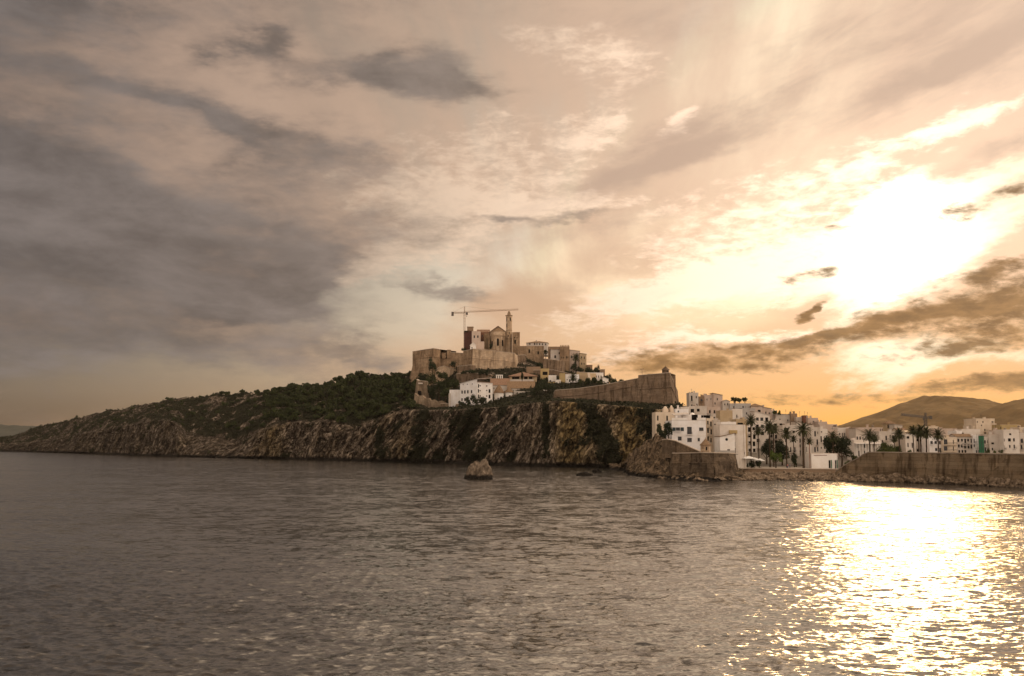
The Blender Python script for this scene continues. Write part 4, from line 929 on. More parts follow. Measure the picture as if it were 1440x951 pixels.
r = up('house', 'long house with a plain clay tile roof behind the conical roofs', 690, 716, 541.5, 562, 626, 13, M['white2'], 'gable', [(694, 545, 695.2, 547.4)], 0, hg, ridge=4.4, tile='tile')
mb = MB()
for k in range(4): mb.box(-r.w / 2 + 3.3 + k * 1.2, -r.w / 2 + 3.9 + k * 1.2, 6.4, 7.4, r.h + 1.6, r.h + 6.4)
mb.box(-r.w / 2 + 3.1, -r.w / 2 + 7.7, 6.3, 7.5, r.h + 6.404, r.h + 6.8); mb.build('bell_arcade', M['white'], r.root)
up('house', 'long house with a broad brown tile roof below the hipped villa', 714, 752, 546, 565, 622, 14, M['white2'], 'gable', [(721, 549, 722.4, 551.4), (736, 551, 738, 555)], 0, hg, ridge=4.6, tile='tile2')
up('house', 'low whitewashed yard house along the cliff edge beside the umbrella pine', 722.5, 752, 551.6, 565, 613, 7, M['white2'], 'flat', [(731, 553, 733.6, 557), (726, 553, 727, 554.6)], 0, hg, kind='void')
up('house', 'small white house half hidden at the right under the umbrella pine', 765, 779, 549.6, 562, 606, 6, M['white'], 'shed', [(770, 552, 771.5, 554.5)], 0, hg, ridge=.8, tile='white')
def cone_house(px0, px1, pye, pya, pyb, Y, label, wins):
    a, b = at(px0, pye, Y), at(px1, pye, Y); zb = at(px0, pyb, Y).z - 3; r = (b.x - a.x) / 2; root = empty('chapel', ((a.x + b.x) / 2, Y + r, zb)); tag(root, label, 'chapel')
    h = a.z - zb; mb = MB(); mb.lathe([(r * .96, 0), (r * .96, h)], n=8); mb.build('wall', M['white'], root)
    mb = MB(); zr = at(px0, pya, Y).z - zb; k = zr - h; mb.lathe([(r * 1.06, h + .004), (r * 1.04, h + .25), (r * .72, h + k * .42), (r * .34, h + k * .80), (.08, zr)], n=16); mb.build('roof', M['tile2'], root)
    for px, y0, y1 in wins:
        x = at(px, y0, Y).x - root.location.x; z1 = at(px, y0, Y).z - zb; z0 = at(px, y1, Y).z - zb; mb = MB(); yy = -math.sqrt(max(r * r - x * x, 0)) ; mb.box(x - .5, x + .5, yy - .05, yy + 2.0, z0, z1); mb.build('door', M['void'], root)
cone_house(694.2, 709, 552.6, 540.6, 563, 610, 'white octagonal chapel under a tall conical brown tile roof', [(704.8, 558, 561.8), (700.6, 559.6, 561)])
cone_house(709.4, 722.2, 552, 544.4, 561.5, 612, 'smaller white chapel under a low conical tile roof beside its taller twin', [(717, 556, 558)])
def lamp_post():
    p = at(903, 528.2, 520); root = empty('lamp_post', p); tag(root, 'thin lamp post standing alone on the corner bastion', 'lamp post')
    mb = MB(); mb.tube([(0, 0, 0), (0, 0, 3.6)], [.09, .05], 6); mb.build('post', M['iron'], root)
    mb = MB(); mb.tube([(-.7, 0, 3.3), (.7, 0, 3.5)], .05, 5); mb.box(-.85, -.45, -.15, .15, 3.05, 3.3); mb.box(.45, .85, -.15, .15, 3.25, 3.5); mb.build('lantern', M['iron'], root)
lamp_post()

# ------------------------------------------------------------------ the town below
tg = 'houses of the harbour town'
def tn(label, px0, px1, pyt, Y, m='white', roof='flat', wins=None, dep=9, pyb=650, **k):
    base = town_z((px0 + px1) / 2, Y) - 1.5
    pb = min(pyb, 617 - (base - CH) * F / Y)
    name = k.pop('name', 'house')
    m = 'whitet' if m == 'white' else m
    return house(name, label, px0, px1, pyt, pb, Y, dep, M[m], roof, wins, k.pop('rz', 0), k.pop('group', tg), ground=base, **k)
# skyline, from the bastion towards the harbour
tn('low reddish shed roofed house in the gap right of the corner bastion', 955.5, 970, 571.5, 600, 'pink', 'shedr', [(958, 573, 960, 575.5), (964, 572.5, 966.4, 575)], ridge=-2.0, tile='tile2')
tn('tall square white house on the skyline nearest the corner bastion', 969, 982, 553.6, 590, 'white2', 'flat', [(971.6, 556.6, 974, 564.2), (978.4, 557, 980, 560.2), (971.8, 569, 974, 571.5), (979, 568, 981, 571)], kind='void', mast=(.4, 3))
tn('brown walled house with a roof terrace beside the tall square skyline house', 982.4, 990.4, 559, 592, 'darktan', 'flat', [(985, 561, 988, 564.5)], chim=[(.7, .3, .9, 1.6)])
tn('pinkish flat roofed skyline house left of the slanted gable', 990.6, 1003, 556.8, 594, 'pink', 'flat', [(993.5, 560.5, 995.2, 563.4), (999, 560, 1000.6, 562.6)], chim=[(.2, .5, 1.2, 1.3)])
tn('pale skyline house with a slanted gable roof as the highest of its cluster', 1003.2, 1016, 556, 593, 'pink', 'shedr', [(1008, 560, 1009.6, 563), (1004.6, 566, 1006.4, 569)], ridge=1.3, tile='tile2')
tn('small vaulted house below the slanted gable on the skyline', 1016, 1026.4, 564.6, 590, 'white2', 'gablefront', [(1018.5, 567.5, 1020, 570), (1022.5, 567, 1024, 570)], ridge=.9, tile='slab')
tn('long low pale house in front of the skyline bushes', 1026, 1056, 567.6, 588, 'grey', 'flat', [(1031, 571.5, 1033, 574), (1044, 571, 1046, 574)], par=False)
tn('rounded skyline house with one large dark opening', 1056.2, 1072, 571.2, 586, 'pink', 'hip', [(1065.6, 576.4, 1069.8, 582.8), (1058.5, 578, 1060, 581)], ridge=1.6, tile='tile2', kind='void')
tn('stepped skyline house with a chimney right of the large dark opening', 1072.2, 1085, 575, 588, 'pink', 'shedr', [(1076, 579, 1078, 582), (1081, 580, 1082.6, 582.6)], ridge=1.2, tile='tile2', chim=[(.25, .4, 1.0, 1.8)])
tn('little skyline house half covered by a roof garden', 1085.2, 1093, 578.5, 590, 'white2', 'flat', [(1088, 583, 1089.6, 585.6)], chim=[(.6, .4, .8, 1.4)])
tn('wide white house whose pale roof slopes down to the right on the skyline', 1091, 1113, 583.4, 586, 'white2', 'shedr', [(1096, 589, 1097.6, 591.6), (1107, 590, 1108.6, 592.4)], ridge=.6, tile='slab', mast=(.75, 3.2))
tn('brown cube roof house standing out of the skyline', 1112, 1121, 581.8, 584, 'darktan', 'flat', [], dep=6, par=False)
tn('white house with a dark flat roof edge right of the brown cube', 1119.6, 1132, 588, 580, 'white2', 'flat', [(1129.4, 589.8, 1132, 592), (1122, 592, 1123.5, 594.4)], mast=(.6, 4))
tn('small red stair tower on the skyline between two aerials', 1130.2, 1135.2, 584.4, 576, 'rustwall', 'flat', [], dep=4, par=False)
tn('pale skyline house with two tall chimneys right of the red stair tower', 1136.2, 1150.4, 589, 572, 'pink', 'flat', [(1143, 592, 1145, 594.4), (1138.5, 595, 1140, 598)], chim=[(.08, .3, 1.0, 1.5), (.40, .3, .9, 1.6)], mast=(.15, 4))
tn('skyline house with a pair of dark chimney pots', 1150.6, 1163, 594.4, 566, 'pink', 'flat', [(1154, 598, 1155.5, 600.5)], chim=[(.15, .3, .8, 1.3), (.48, .3, .8, 1.3)])
tn('broad plain block with a rust red roof rim at the right end of the skyline', 1152.4, 1177.6, 597, 545, 'pink', 'flat', [(1171.6, 598.4, 1176.4, 600)], par=False, kind='void')
# second line
tn('white house with a small dome on its terrace behind the big white sea house', 957.5, 969, 574, 480, 'white', 'flat', [(961, 577, 963, 580)])
tn('white house with an arched terrace opening under the tall skyline house', 969, 994, 572.6, 486, 'white2', 'flat', [(971.2, 575.2, 976.2, 581), (980, 575, 984, 579)], kind='void')
tn('pale house with dark balcony doors right of the arched terrace', 994.4, 1013, 574, 500, 'pink', 'flat', [(997, 577, 999.4, 581), (1003.6, 570 + 7, 1006, 581.4), (1008, 578, 1010, 581)], kind='void')
tn('white house with a sunlit flat roof behind the narrow alley', 1000, 1013, 583.6, 455, 'white2', 'flat', '2x2', kind='void')
tn('square tan tower house with a grey band under its top storey', 1012.6, 1030, 577.4, 428, 'tan', 'flat', [], par=False)
tn('white house under a thin dark awning behind the tan tower house', 1030.2, 1044, 577, 478, 'white', 'flat', [(1035.4, 583.4, 1037, 587.4)], kind='void')
tn('grey white house stepping down behind the tallest palm', 1043.6, 1062, 575.6, 525, 'grey', 'flat', [(1049, 580, 1051, 583)], kind='wood')
tn('tan terrace house with a dark veranda on top of the tall white gabled house', 1035, 1050.4, 591.4, 412, 'tan', 'flat', [(1037, 594.6, 1045, 598.6)], kind='void', pyb=640)
tn('white stepped house with diagonal stair parapets behind the palms', 1061, 1082.4, 584.4, 440, 'white', 'shedr', '3x4', ridge=2.0, tile='white2')
tn('white house with stacked dark balconies beside the tall white gabled house', 1050.4, 1063, 598, 426, 'white', 'flat', '2x4', balc=[(1050.9, 612, 1056), (1050.9, 624, 1056), (1050.9, 635.5, 1056)], kind='void')
tn('white house with a long sunlit terrace line above the palm crowns', 1080.4, 1101, 592.8, 448, 'white2', 'flat', '3x5')
tn('broad white house with a big dark double window above the palms', 1100.4, 1123.6, 599.8, 426, 'white2', 'flat', [(1102.2, 602, 1109, 609.5), (1114.6, 605.8, 1118, 609), (1104, 617, 1106.4, 622), (1114, 617, 1116, 622), (1111, 629, 1113, 636), (1117, 629, 1119, 636), (1105, 641, 1107, 647)], balc=[(1110, 636.2, 1120)])
tn('white house with a dark sloping lean-to roof behind the tallest middle palm', 1120.4, 1141, 597.6, 440, 'white2', 'shedr', '3x5', ridge=1.6, tile='tile2')
tn('white front with green shuttered windows left of the round tree', 1140.2, 1153.4, 603, 424, 'white2', 'flat', [(1145, 606.4, 1147.6, 614), (1149.4, 607, 1150.6, 610.4), (1148.2, 618, 1150.6, 625.6), (1145, 629, 1147.4, 636), (1149, 629, 1151, 635)], balc=[(1147, 625.8, 1151.6)])
tn('white front with an oval gable light and tall glazed balcony', 1153, 1163.6, 604.8, 427, 'white', 'flat', [(1154.4, 606.6, 1156.4, 608.4), (1152.4 + 1.4, 613.5, 1156, 622), (1154, 628.8, 1156, 631)], balc=[(1153.4, 622.4, 1157.5)])
tn('white front with two slim shuttered windows just behind the round tree', 1157.8, 1178, 606, 433, 'pink', 'flat', [(1158.6, 607.2, 1160.2, 616), (1162, 607.4, 1163.6, 615.4), (1159, 619, 1160.6, 626), (1170, 609, 1172, 614)])
tn('slim white house standing forward beside the low white kiosk', 1133.2, 1141, 623.8, 392, 'white', 'flat', [(1133.9, 628.6, 1135.2, 635.8), (1137, 641, 1138.4, 647)], dep=7)
tn('white house with a triple window over the round tree', 1177.6, 1193.6, 603.4, 440, 'white', 'flat', [(1180, 608.8, 1181.4, 612.4), (1184.4, 609, 1186.2, 616), (1187.2, 609, 1189, 616), (1190.4, 611, 1191.6, 613.4), (1180, 620, 1182, 626)])
tn('white house with a small square attic window right of the round tree', 1193.8, 1206, 604.2, 436, 'pink', 'flat', [(1195, 606.8, 1197.4, 609), (1195, 617.6, 1197, 622), (1201, 624, 1202.6, 628)])
tn('large blank grey wall above the palm pair', 1206.4, 1246, 601.4, 500, 'pink', 'flat', [(1237.4, 603, 1238.8, 607), (1240, 603, 1241.4, 606)], par=False, kind='void')
tn('white house with a roof sloping down to the right beside the blank grey wall', 1203.6, 1219, 608.6, 424, 'white2', 'shedr', [(1204.6, 614, 1206.8, 619), (1208.6, 614, 1210.8, 618.6), (1213, 615.4, 1214.6, 619)], ridge=1.8, tile='slab', kind='void')
r = tn('white harbour front with a slim colonnade behind the palm pair', 1200.6, 1238, 620.4, 414, 'white', 'flat', [(1204, 626, 1206, 630), (1215, 623, 1218, 630), (1221, 623.4, 1223.4, 630), (1228, 623.4, 1230, 630), (1207, 634, 1209.4, 642), (1215, 634, 1217, 642), (1223, 634, 1225, 642)], kind='void')
mb = MB()
for k in range(9):
    x = -r.w / 2 + .6 + (r.w - 1.2) * k / 8; mb.tube([(x, -1.6, 0), (x, -1.6, r.h - 1.2)], .16, 8)
mb.box(-r.w / 2 + .2, r.w / 2 - .2, -1.9, -.01, r.h - 1.19, r.h - .9); mb.build('colonnade', M['white'], r.root)
tn('white house with a dark corner balcony above the green hedge', 1236, 1258, 608.4, 446, 'white2', 'flat', [(1245, 613, 1247.6, 619.4), (1251, 612, 1252.6, 616), (1240, 619, 1242, 624)], balc=[(1244.6, 619.6, 1252)], kind='void')
tn('roof pavilion with a pyramid roof in front of the mountain', 1246.6, 1258, 595.6, 485, 'tan', 'hip', [(1248, 597.4, 1250.6, 602), (1253, 597.4, 1256, 604)], ridge=1.5, eave=.7, tile='tile2', kind='void', dep=5, name='pavilion')
tn('white house with a dark loggia right of the roof pavilion', 1257.8, 1269, 598.4, 478, 'white2', 'shedr', [(1259, 602, 1262, 605.4)], ridge=.6, tile='slab', kind='void')
tn('house with a low orange clay tile roof above the left palm', 1264, 1275, 605.4, 462, 'cream', 'gable', '2x3', ridge=1.0)
r = tn('white house under a glowing sand coloured roof awning', 1273, 1287.4, 612, 446, 'white', 'flat', [(1275, 613.6, 1279, 617), (1276, 623, 1278, 629), (1282, 623, 1284, 630)], kind='void')
mb = MB(); mb.solid([(-r.w / 2, -.3, r.h + 1.5), (r.w / 2 - 1, -.3, r.h + 1.3), (r.w / 2 - 1, 4, r.h + 1.9), (-r.w / 2, 4, r.h + 2.1), (-r.w / 2, -.3, r.h + 1.56), (r.w / 2 - 1, -.3, r.h + 1.36), (r.w / 2 - 1, 4, r.h + 1.96), (-r.w / 2, 4, r.h + 2.16)])
for x in (-r.w / 2 + .2, r.w / 2 - 1.2):
    mb.tube([(x, 0, r.h), (x, 0, r.h + 1.4)], .06, 5)
mb.build('awning', M['canvas2'], r.root)
tn('white house mostly hidden behind the cluster of three palms', 1287.6, 1307, 614, 452, 'white2', 'flat', '4x4', kind='void')
tn('sand coloured house with one dark attic window behind the right palm', 1299, 1319.6, 601.4, 505, 'cream', 'flat', [(1316.4, 604, 1318.4, 606.6), (1304, 605, 1305.6, 608)], kind='void', chim=[(.85, .4, 1.4, .9)])
tn('white house behind the single palm with a bluish ground floor', 1306.6, 1325.4, 617.4, 440, 'white3', 'flat', '3x2', kind='wood')
tn('cream house stepping up behind the house with brown roller blinds', 1318.6, 1346, 604.4, 475, 'pink', 'flat', [(1327, 607, 1328.4, 609), (1335, 609.6, 1336.4, 611.6)], chim=[(.3, .4, 1.2, 1.0)])
r = tn('cream house with two wide brown roller blinds on its balconies', 1325.6, 1345.4, 616.8, 438, 'cream', 'flat', [(1327, 618, 1332.6, 625), (1327, 627.6, 1332.6, 634), (1340, 618.6, 1341.6, 624.6), (1340, 628, 1341.6, 634)], balc=[(1326, 625.6, 1345), (1326, 635, 1345)], kind='wood')
tn('narrow grey white house left of the brown tiled house', 1345, 1352.6, 607.4, 452, 'white3', 'flat', '1x5', kind='wood')
tn('white house under a short brown tile roof with many dark windows', 1345.6, 1368, 614.4, 440, 'white2', 'gable', '5x4', ridge=1.2, tile='tile2', kind='void', balc=[(1352, 626.4, 1362)])
tn('wide plain white wall behind the brown tiled house', 1352, 1378, 603.6, 480, 'white', 'flat', [(1352.8, 608.6, 1355.4, 610)], par=False, kind='void')
tn('slim white house left of the green netted scaffold', 1368.2, 1377, 614.2, 439, 'white3', 'flat', '3x4', kind='void')
r = tn('largest stepped apartment block rising above the harbour front', 1372.4, 1398.6, 590.2, 520, 'cream', 'flat', [(1373.6, 592.6, 1375.6, 594.4), (1381.4, 592.4, 1383.4, 594.6), (1394.4, 592.4, 1396.4, 594.4), (1379.4, 597.4, 1381.4, 599), (1396, 598.4, 1397.4, 600), (1384, 603.4, 1386, 606), (1391, 605, 1393.6, 606.4), (1383.6, 608.2, 1387.4, 610), (1389, 608.2, 1393, 610)], kind='void', dep=14, mast=(.55, 3), cat='apartment block', name='apartment_block')
mb = MB(); mb.box(-r.w / 2 - 1.4, -r.w / 2 - .006, 1, 12, 0, r.h - 3.0); mb.box(r.w / 2 + .006, r.w / 2 + 1.4, 1, 12, 0, r.h - 2.0); mb.box(r.w / 2 + 1.404, r.w / 2 + 2.4, 1.5, 12, 0, r.h - 6); mb.build('stepped_wing', M['cream'], r.root)
tn('white house with a pergola right of the green netted scaffold', 1383, 1391.4, 616.4, 441, 'white', 'flat', '2x3', kind='wood', balc=[(1383.4, 628.6, 1390)])
tn('white gable wall with a dark slanting awning', 1390.4, 1405, 611.2, 440, 'white2', 'flat', [(1394, 622.4, 1398.2, 625), (1394.6, 630, 1397, 633.6)], kind='void', par=False)
tn('narrow pinkish house between the awning wall and the regular white house', 1404.4, 1411.6, 606.6, 446, 'pink', 'flat', '2x4', kind='wood')
tn('tan block with a plain top storey behind the regular white house', 1406.4, 1434.6, 597.4, 505, 'ochrew', 'flat', [(1406.8, 600, 1408.4, 604), (1427.6, 602.6, 1429, 604.4)], kind='void', par=False)
tn('white house with evenly spaced shuttered windows near the right end of the front', 1410.8, 1432.6, 606, 436, 'white', 'flat', [(1419, 609.6, 1422.4, 612), (1417.4, 616.6, 1421.8, 621), (1424.6, 616.4, 1427.4, 621), (1419, 626, 1421.4, 630), (1425.2, 625.6, 1427.6, 630.8), (1411.6, 617, 1413, 621), (1411.8, 626.4, 1413.2, 632)], kind='void')
tn('white house with a roof terrace at the right edge of the harbour front', 1432.8, 1452, 610.6, 438, 'white2', 'flat', [(1435, 617, 1439, 623), (1442, 617, 1445, 623), (1435, 626, 1438, 632), (1441, 626, 1444, 632)], kind='wood')
tn('small cream roof house at the right edge above the harbour front', 1434, 1452, 602.6, 470, 'cream', 'flat', [(1438, 604.6, 1442, 608)], kind='void')
for i, (a, b, t, Y, m) in enumerate([(1453, 1480, 604, 440, 'white'), (1481, 1504, 609, 442, 'cream'), (1505, 1540, 600, 450, 'white2'), (1541, 1570, 606, 444, 'white')]):
    tn(['white house just beyond the right edge of the picture', 'cream house beyond the right edge of the picture', 'wide white house beyond the right edge of the picture', 'outermost white house beyond the right edge of the picture'][i], a, b, t, Y, m, 'flat', '4x4')
# the alley beside the big white sea house
tn('narrow cream alley house with stacked dark balconies beside the big white sea house', 993.6, 1003.2, 588, 402, 'cream', 'flat', [(994.4, 592, 996.6, 597), (998.6, 593, 1001, 600), (994.4, 602, 997, 609), (999, 604, 1001.4, 611), (994.6, 614, 997, 620), (999, 616, 1001, 622), (994.4, 625, 996.6, 633)], balc=[(993.9, 600.4, 1000), (993.9, 612, 1000), (993.9, 623, 1000)], kind='void')
tn('second narrow alley house with tall dark doors left of the tall white gabled house', 1003.4, 1012.6, 592.4, 400, 'white2', 'flat', [(1004.4, 596, 1006.6, 602), (1008.6, 597, 1011, 604), (1004.4, 607, 1007, 614), (1008.8, 610, 1011, 617), (1003.9, 618, 1006, 634), (1008.6, 622, 1010.8, 634)], balc=[(1003.8, 604.4, 1012), (1003.8, 617.6, 1012)], kind='void')

# the houses at the sea front
def sea_house():
    Y = 372; r = tn('big white sea house with long shuttered window and roof terraces above the bulwark', 944.6, 992.6, 591.4, Y, 'white3', 'flat',
                    [(950.4, 601.2, 956.4, 605.8), (966.2, 600.4, 973, 610.8), (983, 601.4, 989.4, 606.2), (953.2, 614, 958.6, 619.6), (966.4, 616, 973, 621.8), (981, 616, 984.4, 620.8)], dep=16, pyb=636, par=False, kind='wood', side='R')
    rt, L, h = r.root, r.L, r.h
    mb = MB(); a, b = L(944.8, 590.6), L(966.4, 590.6); mb.box(a[0], b[0], -.06, .25, h + .1, h + .95); a2, b2 = L(980, 590), L(992.6, 590); mb.box(a2[0], b2[0], -.06, .25, h + .1, h + 1.0); mb.build('terrace_parapet', M['white'], rt)
    mb = MB(); a, b = L(961.8, 583.2), L(991.6, 591.4); holes = [(L(964, 0)[0], L(972.6, 0)[0], h + .1, h + 2.2), (L(977, 0)[0], L(989.4, 0)[0], h + .9, h + 2.0)]
    m2 = MB(); facade(m2, a[0], b[0], h, a[1], holes, .4, 3.2); m2.quad([(b[0], 3.2, h), (b[0], 15, h), (b[0], 15, a[1]), (b[0], 3.2, a[1])]); m2.quad([(a[0], 15, h), (a[0], 3.2, h), (a[0], 3.2, a[1]), (a[0], 15, a[1])]); m2.quad([(a[0], 3.2, a[1]), (b[0], 3.2, a[1]), (b[0], 15, a[1]), (a[0], 15, a[1])]); m2.build('upper_storey', M['white3'], rt)
    for c in holes: mb2 = MB(); mb2.quad([(c[0], 3.595, c[2]), (c[1], 3.595, c[2]), (c[1], 3.595, c[3]), (c[0], 3.595, c[3])]); mb2.build('loggia_opening', M['void'], rt)
    mb = MB(); e, f = L(947.6, 584.4), L(969, 580.2); mb.solid([(e[0], .2, e[1]), (f[0], .2, f[1] - .6), (f[0], 5, f[1]), (e[0], 5, e[1] + .6), (e[0], .2, e[1] + .18), (f[0], .2, f[1] - .42), (f[0], 5, f[1] + .18), (e[0], 5, e[1] + .78)])
    for x in (e[0] + .4, (e[0] + f[0]) / 2): mb.tube([(x, .5, h), (x, .5, e[1] + .1)], .09, 6)
    mb.build('terrace_canopy', M['white2'], rt)
    mb = MB(); a, b = L(945.6, 601.2), L(950, 606.2); mb.box(a[0], b[0], -.12, -.006, b[1], a[1]); mb.build('shutter', M['shut'], rt)
    mb = MB(); a, b = L(957, 601.2), L(961.6, 606.2); mb.box(a[0], b[0], -.12, -.006, b[1], a[1]); mb.build('shutter', M['shut'], rt)
    mb = MB(); a = L(965.4, 611.2); b = L(973.8, 611.2); mb.box(a[0], b[0], -.7, -.007, a[1] - .14, a[1]); bo = mb.build('balcony', M['white'], rt)
    mb = MB(); mb.box(a[0], b[0], -.69, -.64, a[1] + .9, a[1] + .96)
    for k in range(12): x = a[0] + (b[0] - a[0]) * (k + .5) / 12; mb.box(x - .015, x + .015, -.68, -.65, a[1] + .003, a[1] + .896)
    mb.build('railing', M['iron'], bo)
    mb = MB(); z = L(950, 612.4)[1]; mb.box(-r.w / 2 + .2, r.w / 2 - .01, -.07, -.005, z - .1, z); mb.build('string_course', M['white'], rt)
    for k, (px, rr) in enumerate(((957.4, .9), (979.6, .95))):
        c = L(px, 580); m3 = MB(); m3.lathe([(rr, a[1] * 0 + L(0, 583.0)[1]), (rr * .92, L(0, 583.0)[1] + rr * .45), (rr * .6, L(0, 583.0)[1] + rr * .85), (.05, L(0, 583.0)[1] + rr)], (c[0], 9), 14); m3.build('roof_dome', M['white'], rt) if k else None
sea_house()
r = tn('cream house with two slim dark windows at the foot of the cliff', 921.6, 949.4, 579.8, 402, 'cream', 'flat', [(924, 584.6, 926.2, 591.6), (937, 584.8, 939.4, 591.8)], dep=10, pyb=615, kind='void', par=False)
for a, b, t in ((934.5, 941.5, 574.2), (944.4, 949, 573)):
    x0, z1 = r.L(a, t); x1, _ = r.L(b, t); mb = MB(); mb.box(x0, x1, 3, 6.5, r.h + .12, z1); mb.lathe([((x1 - x0) * .42, z1 + .003), ((x1 - x0) * .30, z1 + .7), (.05, z1 + .95)], ((x0 + x1) / 2, 4.7), 10); mb.build('roof_turret', M['cream'], r.root)
tn('white cube house with a blue grey wall behind the big white sea house', 949.6, 968, 575.2, 425, 'white3', 'flat', [(953, 577.6, 955, 580)], dep=8, par=False)
def gabled():
    Y = 374; r = tn('tall white windowless house at the end of the promenade', 1012.4, 1048.2, 597.6, Y, 'white', 'flat', [(1046.2, 635.6, 1047.4, 639.6)], dep=12, pyb=657, par=False, kind='void')
    a, b = r.L(1014, 593.4), r.L(1035, 597.6); mb = MB(); mb.box(a[0], b[0], .02, 8, r.h + .12, a[1]); mb.build('upper_storey', M['white'], r.root)
    a, b = r.L(1025, 605.2), r.L(1036, 610); mb = MB(); mb.box(a[0], b[0], -1.2, -.012, b[1], a[1]); mb.build('beam_roof', M['ochrew'], r.root)
    a = r.L(1012.2, 597.6); b = r.L(1013.4, 597.6); mb = MB(); mb.tube([(r.w / 2 - .7, -.09, 0), (r.w / 2 - .7, -.09, r.h)], .06, 6); mb.build('drain_pipe', M['slab'], r.root)
    # lower wing: a lean-to with its lit flank to the right
    Y2 = 363; g = at(1022, 659, Y2); root = empty('boat_house', g); tag(root, 'low white lean-to house with a round window in front of the tall white gabled house', 'house', tg)
    q = lambda px, py: (at(px, py, Y2).x - g.x, at(px, py, Y2).z - g.z)
    x0 = q(1012.8, 640)[0]; x1 = q(1033.8, 640)[0]; zl = q(0, 614.6)[1]; zr = q(0, 609.6)[1]; zb = -.6
    mb = MB(); mb.quad([(x0, 0, zb), (x1, 0, zb), (x1, 0, zr), (x0, 0, zl)]); mb.quad([(x1, 0, zb), (x1 + 1.9, 9.5, zb), (x1 + 1.9, 9.5, zr - 1.0), (x1, 0, zr)]); mb.quad([(x0, 9.5, zb), (x0, 0, zb), (x0, 0, zl), (x0, 9.5, zl)]); mb.build('wall', M['white'], root)
    mb = MB(); mb.solid([(x0 - .2, -.25, zl + .01), (x1 + .35, -.25, zr + .08), (x1 + 2.2, 9.5, zr - .9), (x0 - .2, 9.5, zl), (x0 - .2, -.25, zl + .2), (x1 + .35, -.25, zr + .28), (x1 + 2.2, 9.5, zr - .7), (x0 - .2, 9.5, zl + .2)]); mb.build('roof', M['tile2'], root)
    c = q(1021.8, 618.2); mb = MB(); mb.tube([(c[0], -.02, c[1]), (c[0], .2, c[1])], .5, 16); mb.build('round_window', M['void'], root)
    a, b = q(1022.8, 632), q(1026.6, 636.6); mb = MB(); mb.box(a[0], b[0], -.02, .2, b[1], a[1]); mb.build('window', M['void'], root)
    a, b = q(1013, 633.6), q(1033.2, 640); mb = MB(); mb.box(a[0], b[0], -.30, -.01, b[1] - 4, a[1]); mb.build('plinth', M['grey'], root)
    for k, (yy, z0, z1, wd_) in enumerate(((2.2, 5.2, 7.4, 1.0), (5.2, 1.6, 4.0, 1.1), (5.0, 7.8, 9.6, .8))):
        mb = MB(); xx = x1 + yy * .2; mb.box(xx - .1, xx + .03 + .2 * wd_ * .5, yy - wd_ / 2, yy + wd_ / 2, z0, z1); mb.build('window', M['void'], root)
    mb = MB(); xx = x1 + .42; mb.box(xx - .1, xx + .9, 1.2, 3.4, 5.0, 5.15); mb.box(xx + .84, xx + .9, 1.2, 3.4, 5.9, 5.97); mb.build('balcony', M['iron'], root)
gabled()
def kiosk():
    Y = 372; r = house('kiosk', 'low white kiosk with a red edge stripe and dark doors on the promenade', 1140.8, 1177.8, 638.2, 660.6, Y, 8, M['white'], 'flat', [(1165.2, 647.4, 1168.2, 659.6), (1174, 647.4, 1176.4, 659.6)], 0, None, 'kiosk', ground=2.9, par=False, kind='void')
    a, b = r.L(1177.0, 638), r.L(1178, 660); mb = MB(); mb.box(a[0], b[0], -.05, .3, .1, r.h); mb.build('edge_stripe', M['red'], r.root)
    a, b = r.L(1144.6, 640), r.L(1163, 640.8); mb = MB(); mb.box(a[0], b[0], -.06, -.005, b[1], a[1]); mb.build('sign_strip', M['rustwall'], r.root)
    for px in (1168.4, 1176.6): x, _ = r.L(px, 650); mb = MB(); mb.box(x, x + .18, -.5, -.006, .2, r.h - 2.3); mb.build('door_leaf', M['green'], r.root)
    p = at(1139.2, 660, 371); root = empty('pole', p); tag(root, 'thin reddish pole between the slim white house and the low kiosk', 'pole'); mb = MB(); mb.tube([(0, 0, -.3), (0, 0, 9.6)], .13, 8); mb.build('shaft', M['rustwall'], root); mb = MB(); mb.box(-.22, .22, -.22, .22, -.3, .25); mb.build('base', M['concrete'], root)
kiosk()
def scaffold():
    Y = 436; p = at(1377.2, 640, Y); q = at(1383.2, 613, Y); w = q.x - p.x; zb = 3.0; h = q.z - zb; root = empty('scaffold', (p.x, Y, zb)); tag(root, 'tall scaffold wrapped in bright green netting among the harbour houses', 'scaffold')
    mb = MB(); mb.box(0, w, 0, .05, .8, h); mb.box(w, w + .05, 0, 1.4, .8, h); mb.build('netting', M['green'], root)
    mb = MB()
    for x in (-.15, w * .5, w + .15):
        for y in (-.12, 1.3): mb.tube([(x, y, 0), (x, y, h + .8)], .05, 5)
    for k in range(5): z = 1 + k * (h - 1) / 4; mb.tube([(-.15, -.12, z), (w + .15, -.12, z)], .05, 5)
    mb.build('frame', M['iron'], root)
    mb = MB()
    for k in range(4): z = 1.2 + k * (h - 1) / 4; mb.box(-1.3, -.02, .1, 1.2, z, z + .06)
    mb.build('deck', M['wood'], root)
scaffold()
def aerials():
    for px, py, Y, h, lab in ((1101, 583, 590, 3.0, 'roof aerial above the wide pale sloping roof'), (1127, 589, 578, 4.2, 'tall thin roof aerial left of the red stair tower'), (974.5, 553.6, 592, 3, 'roof aerial on the tall square skyline house')):
        pass
aerials()

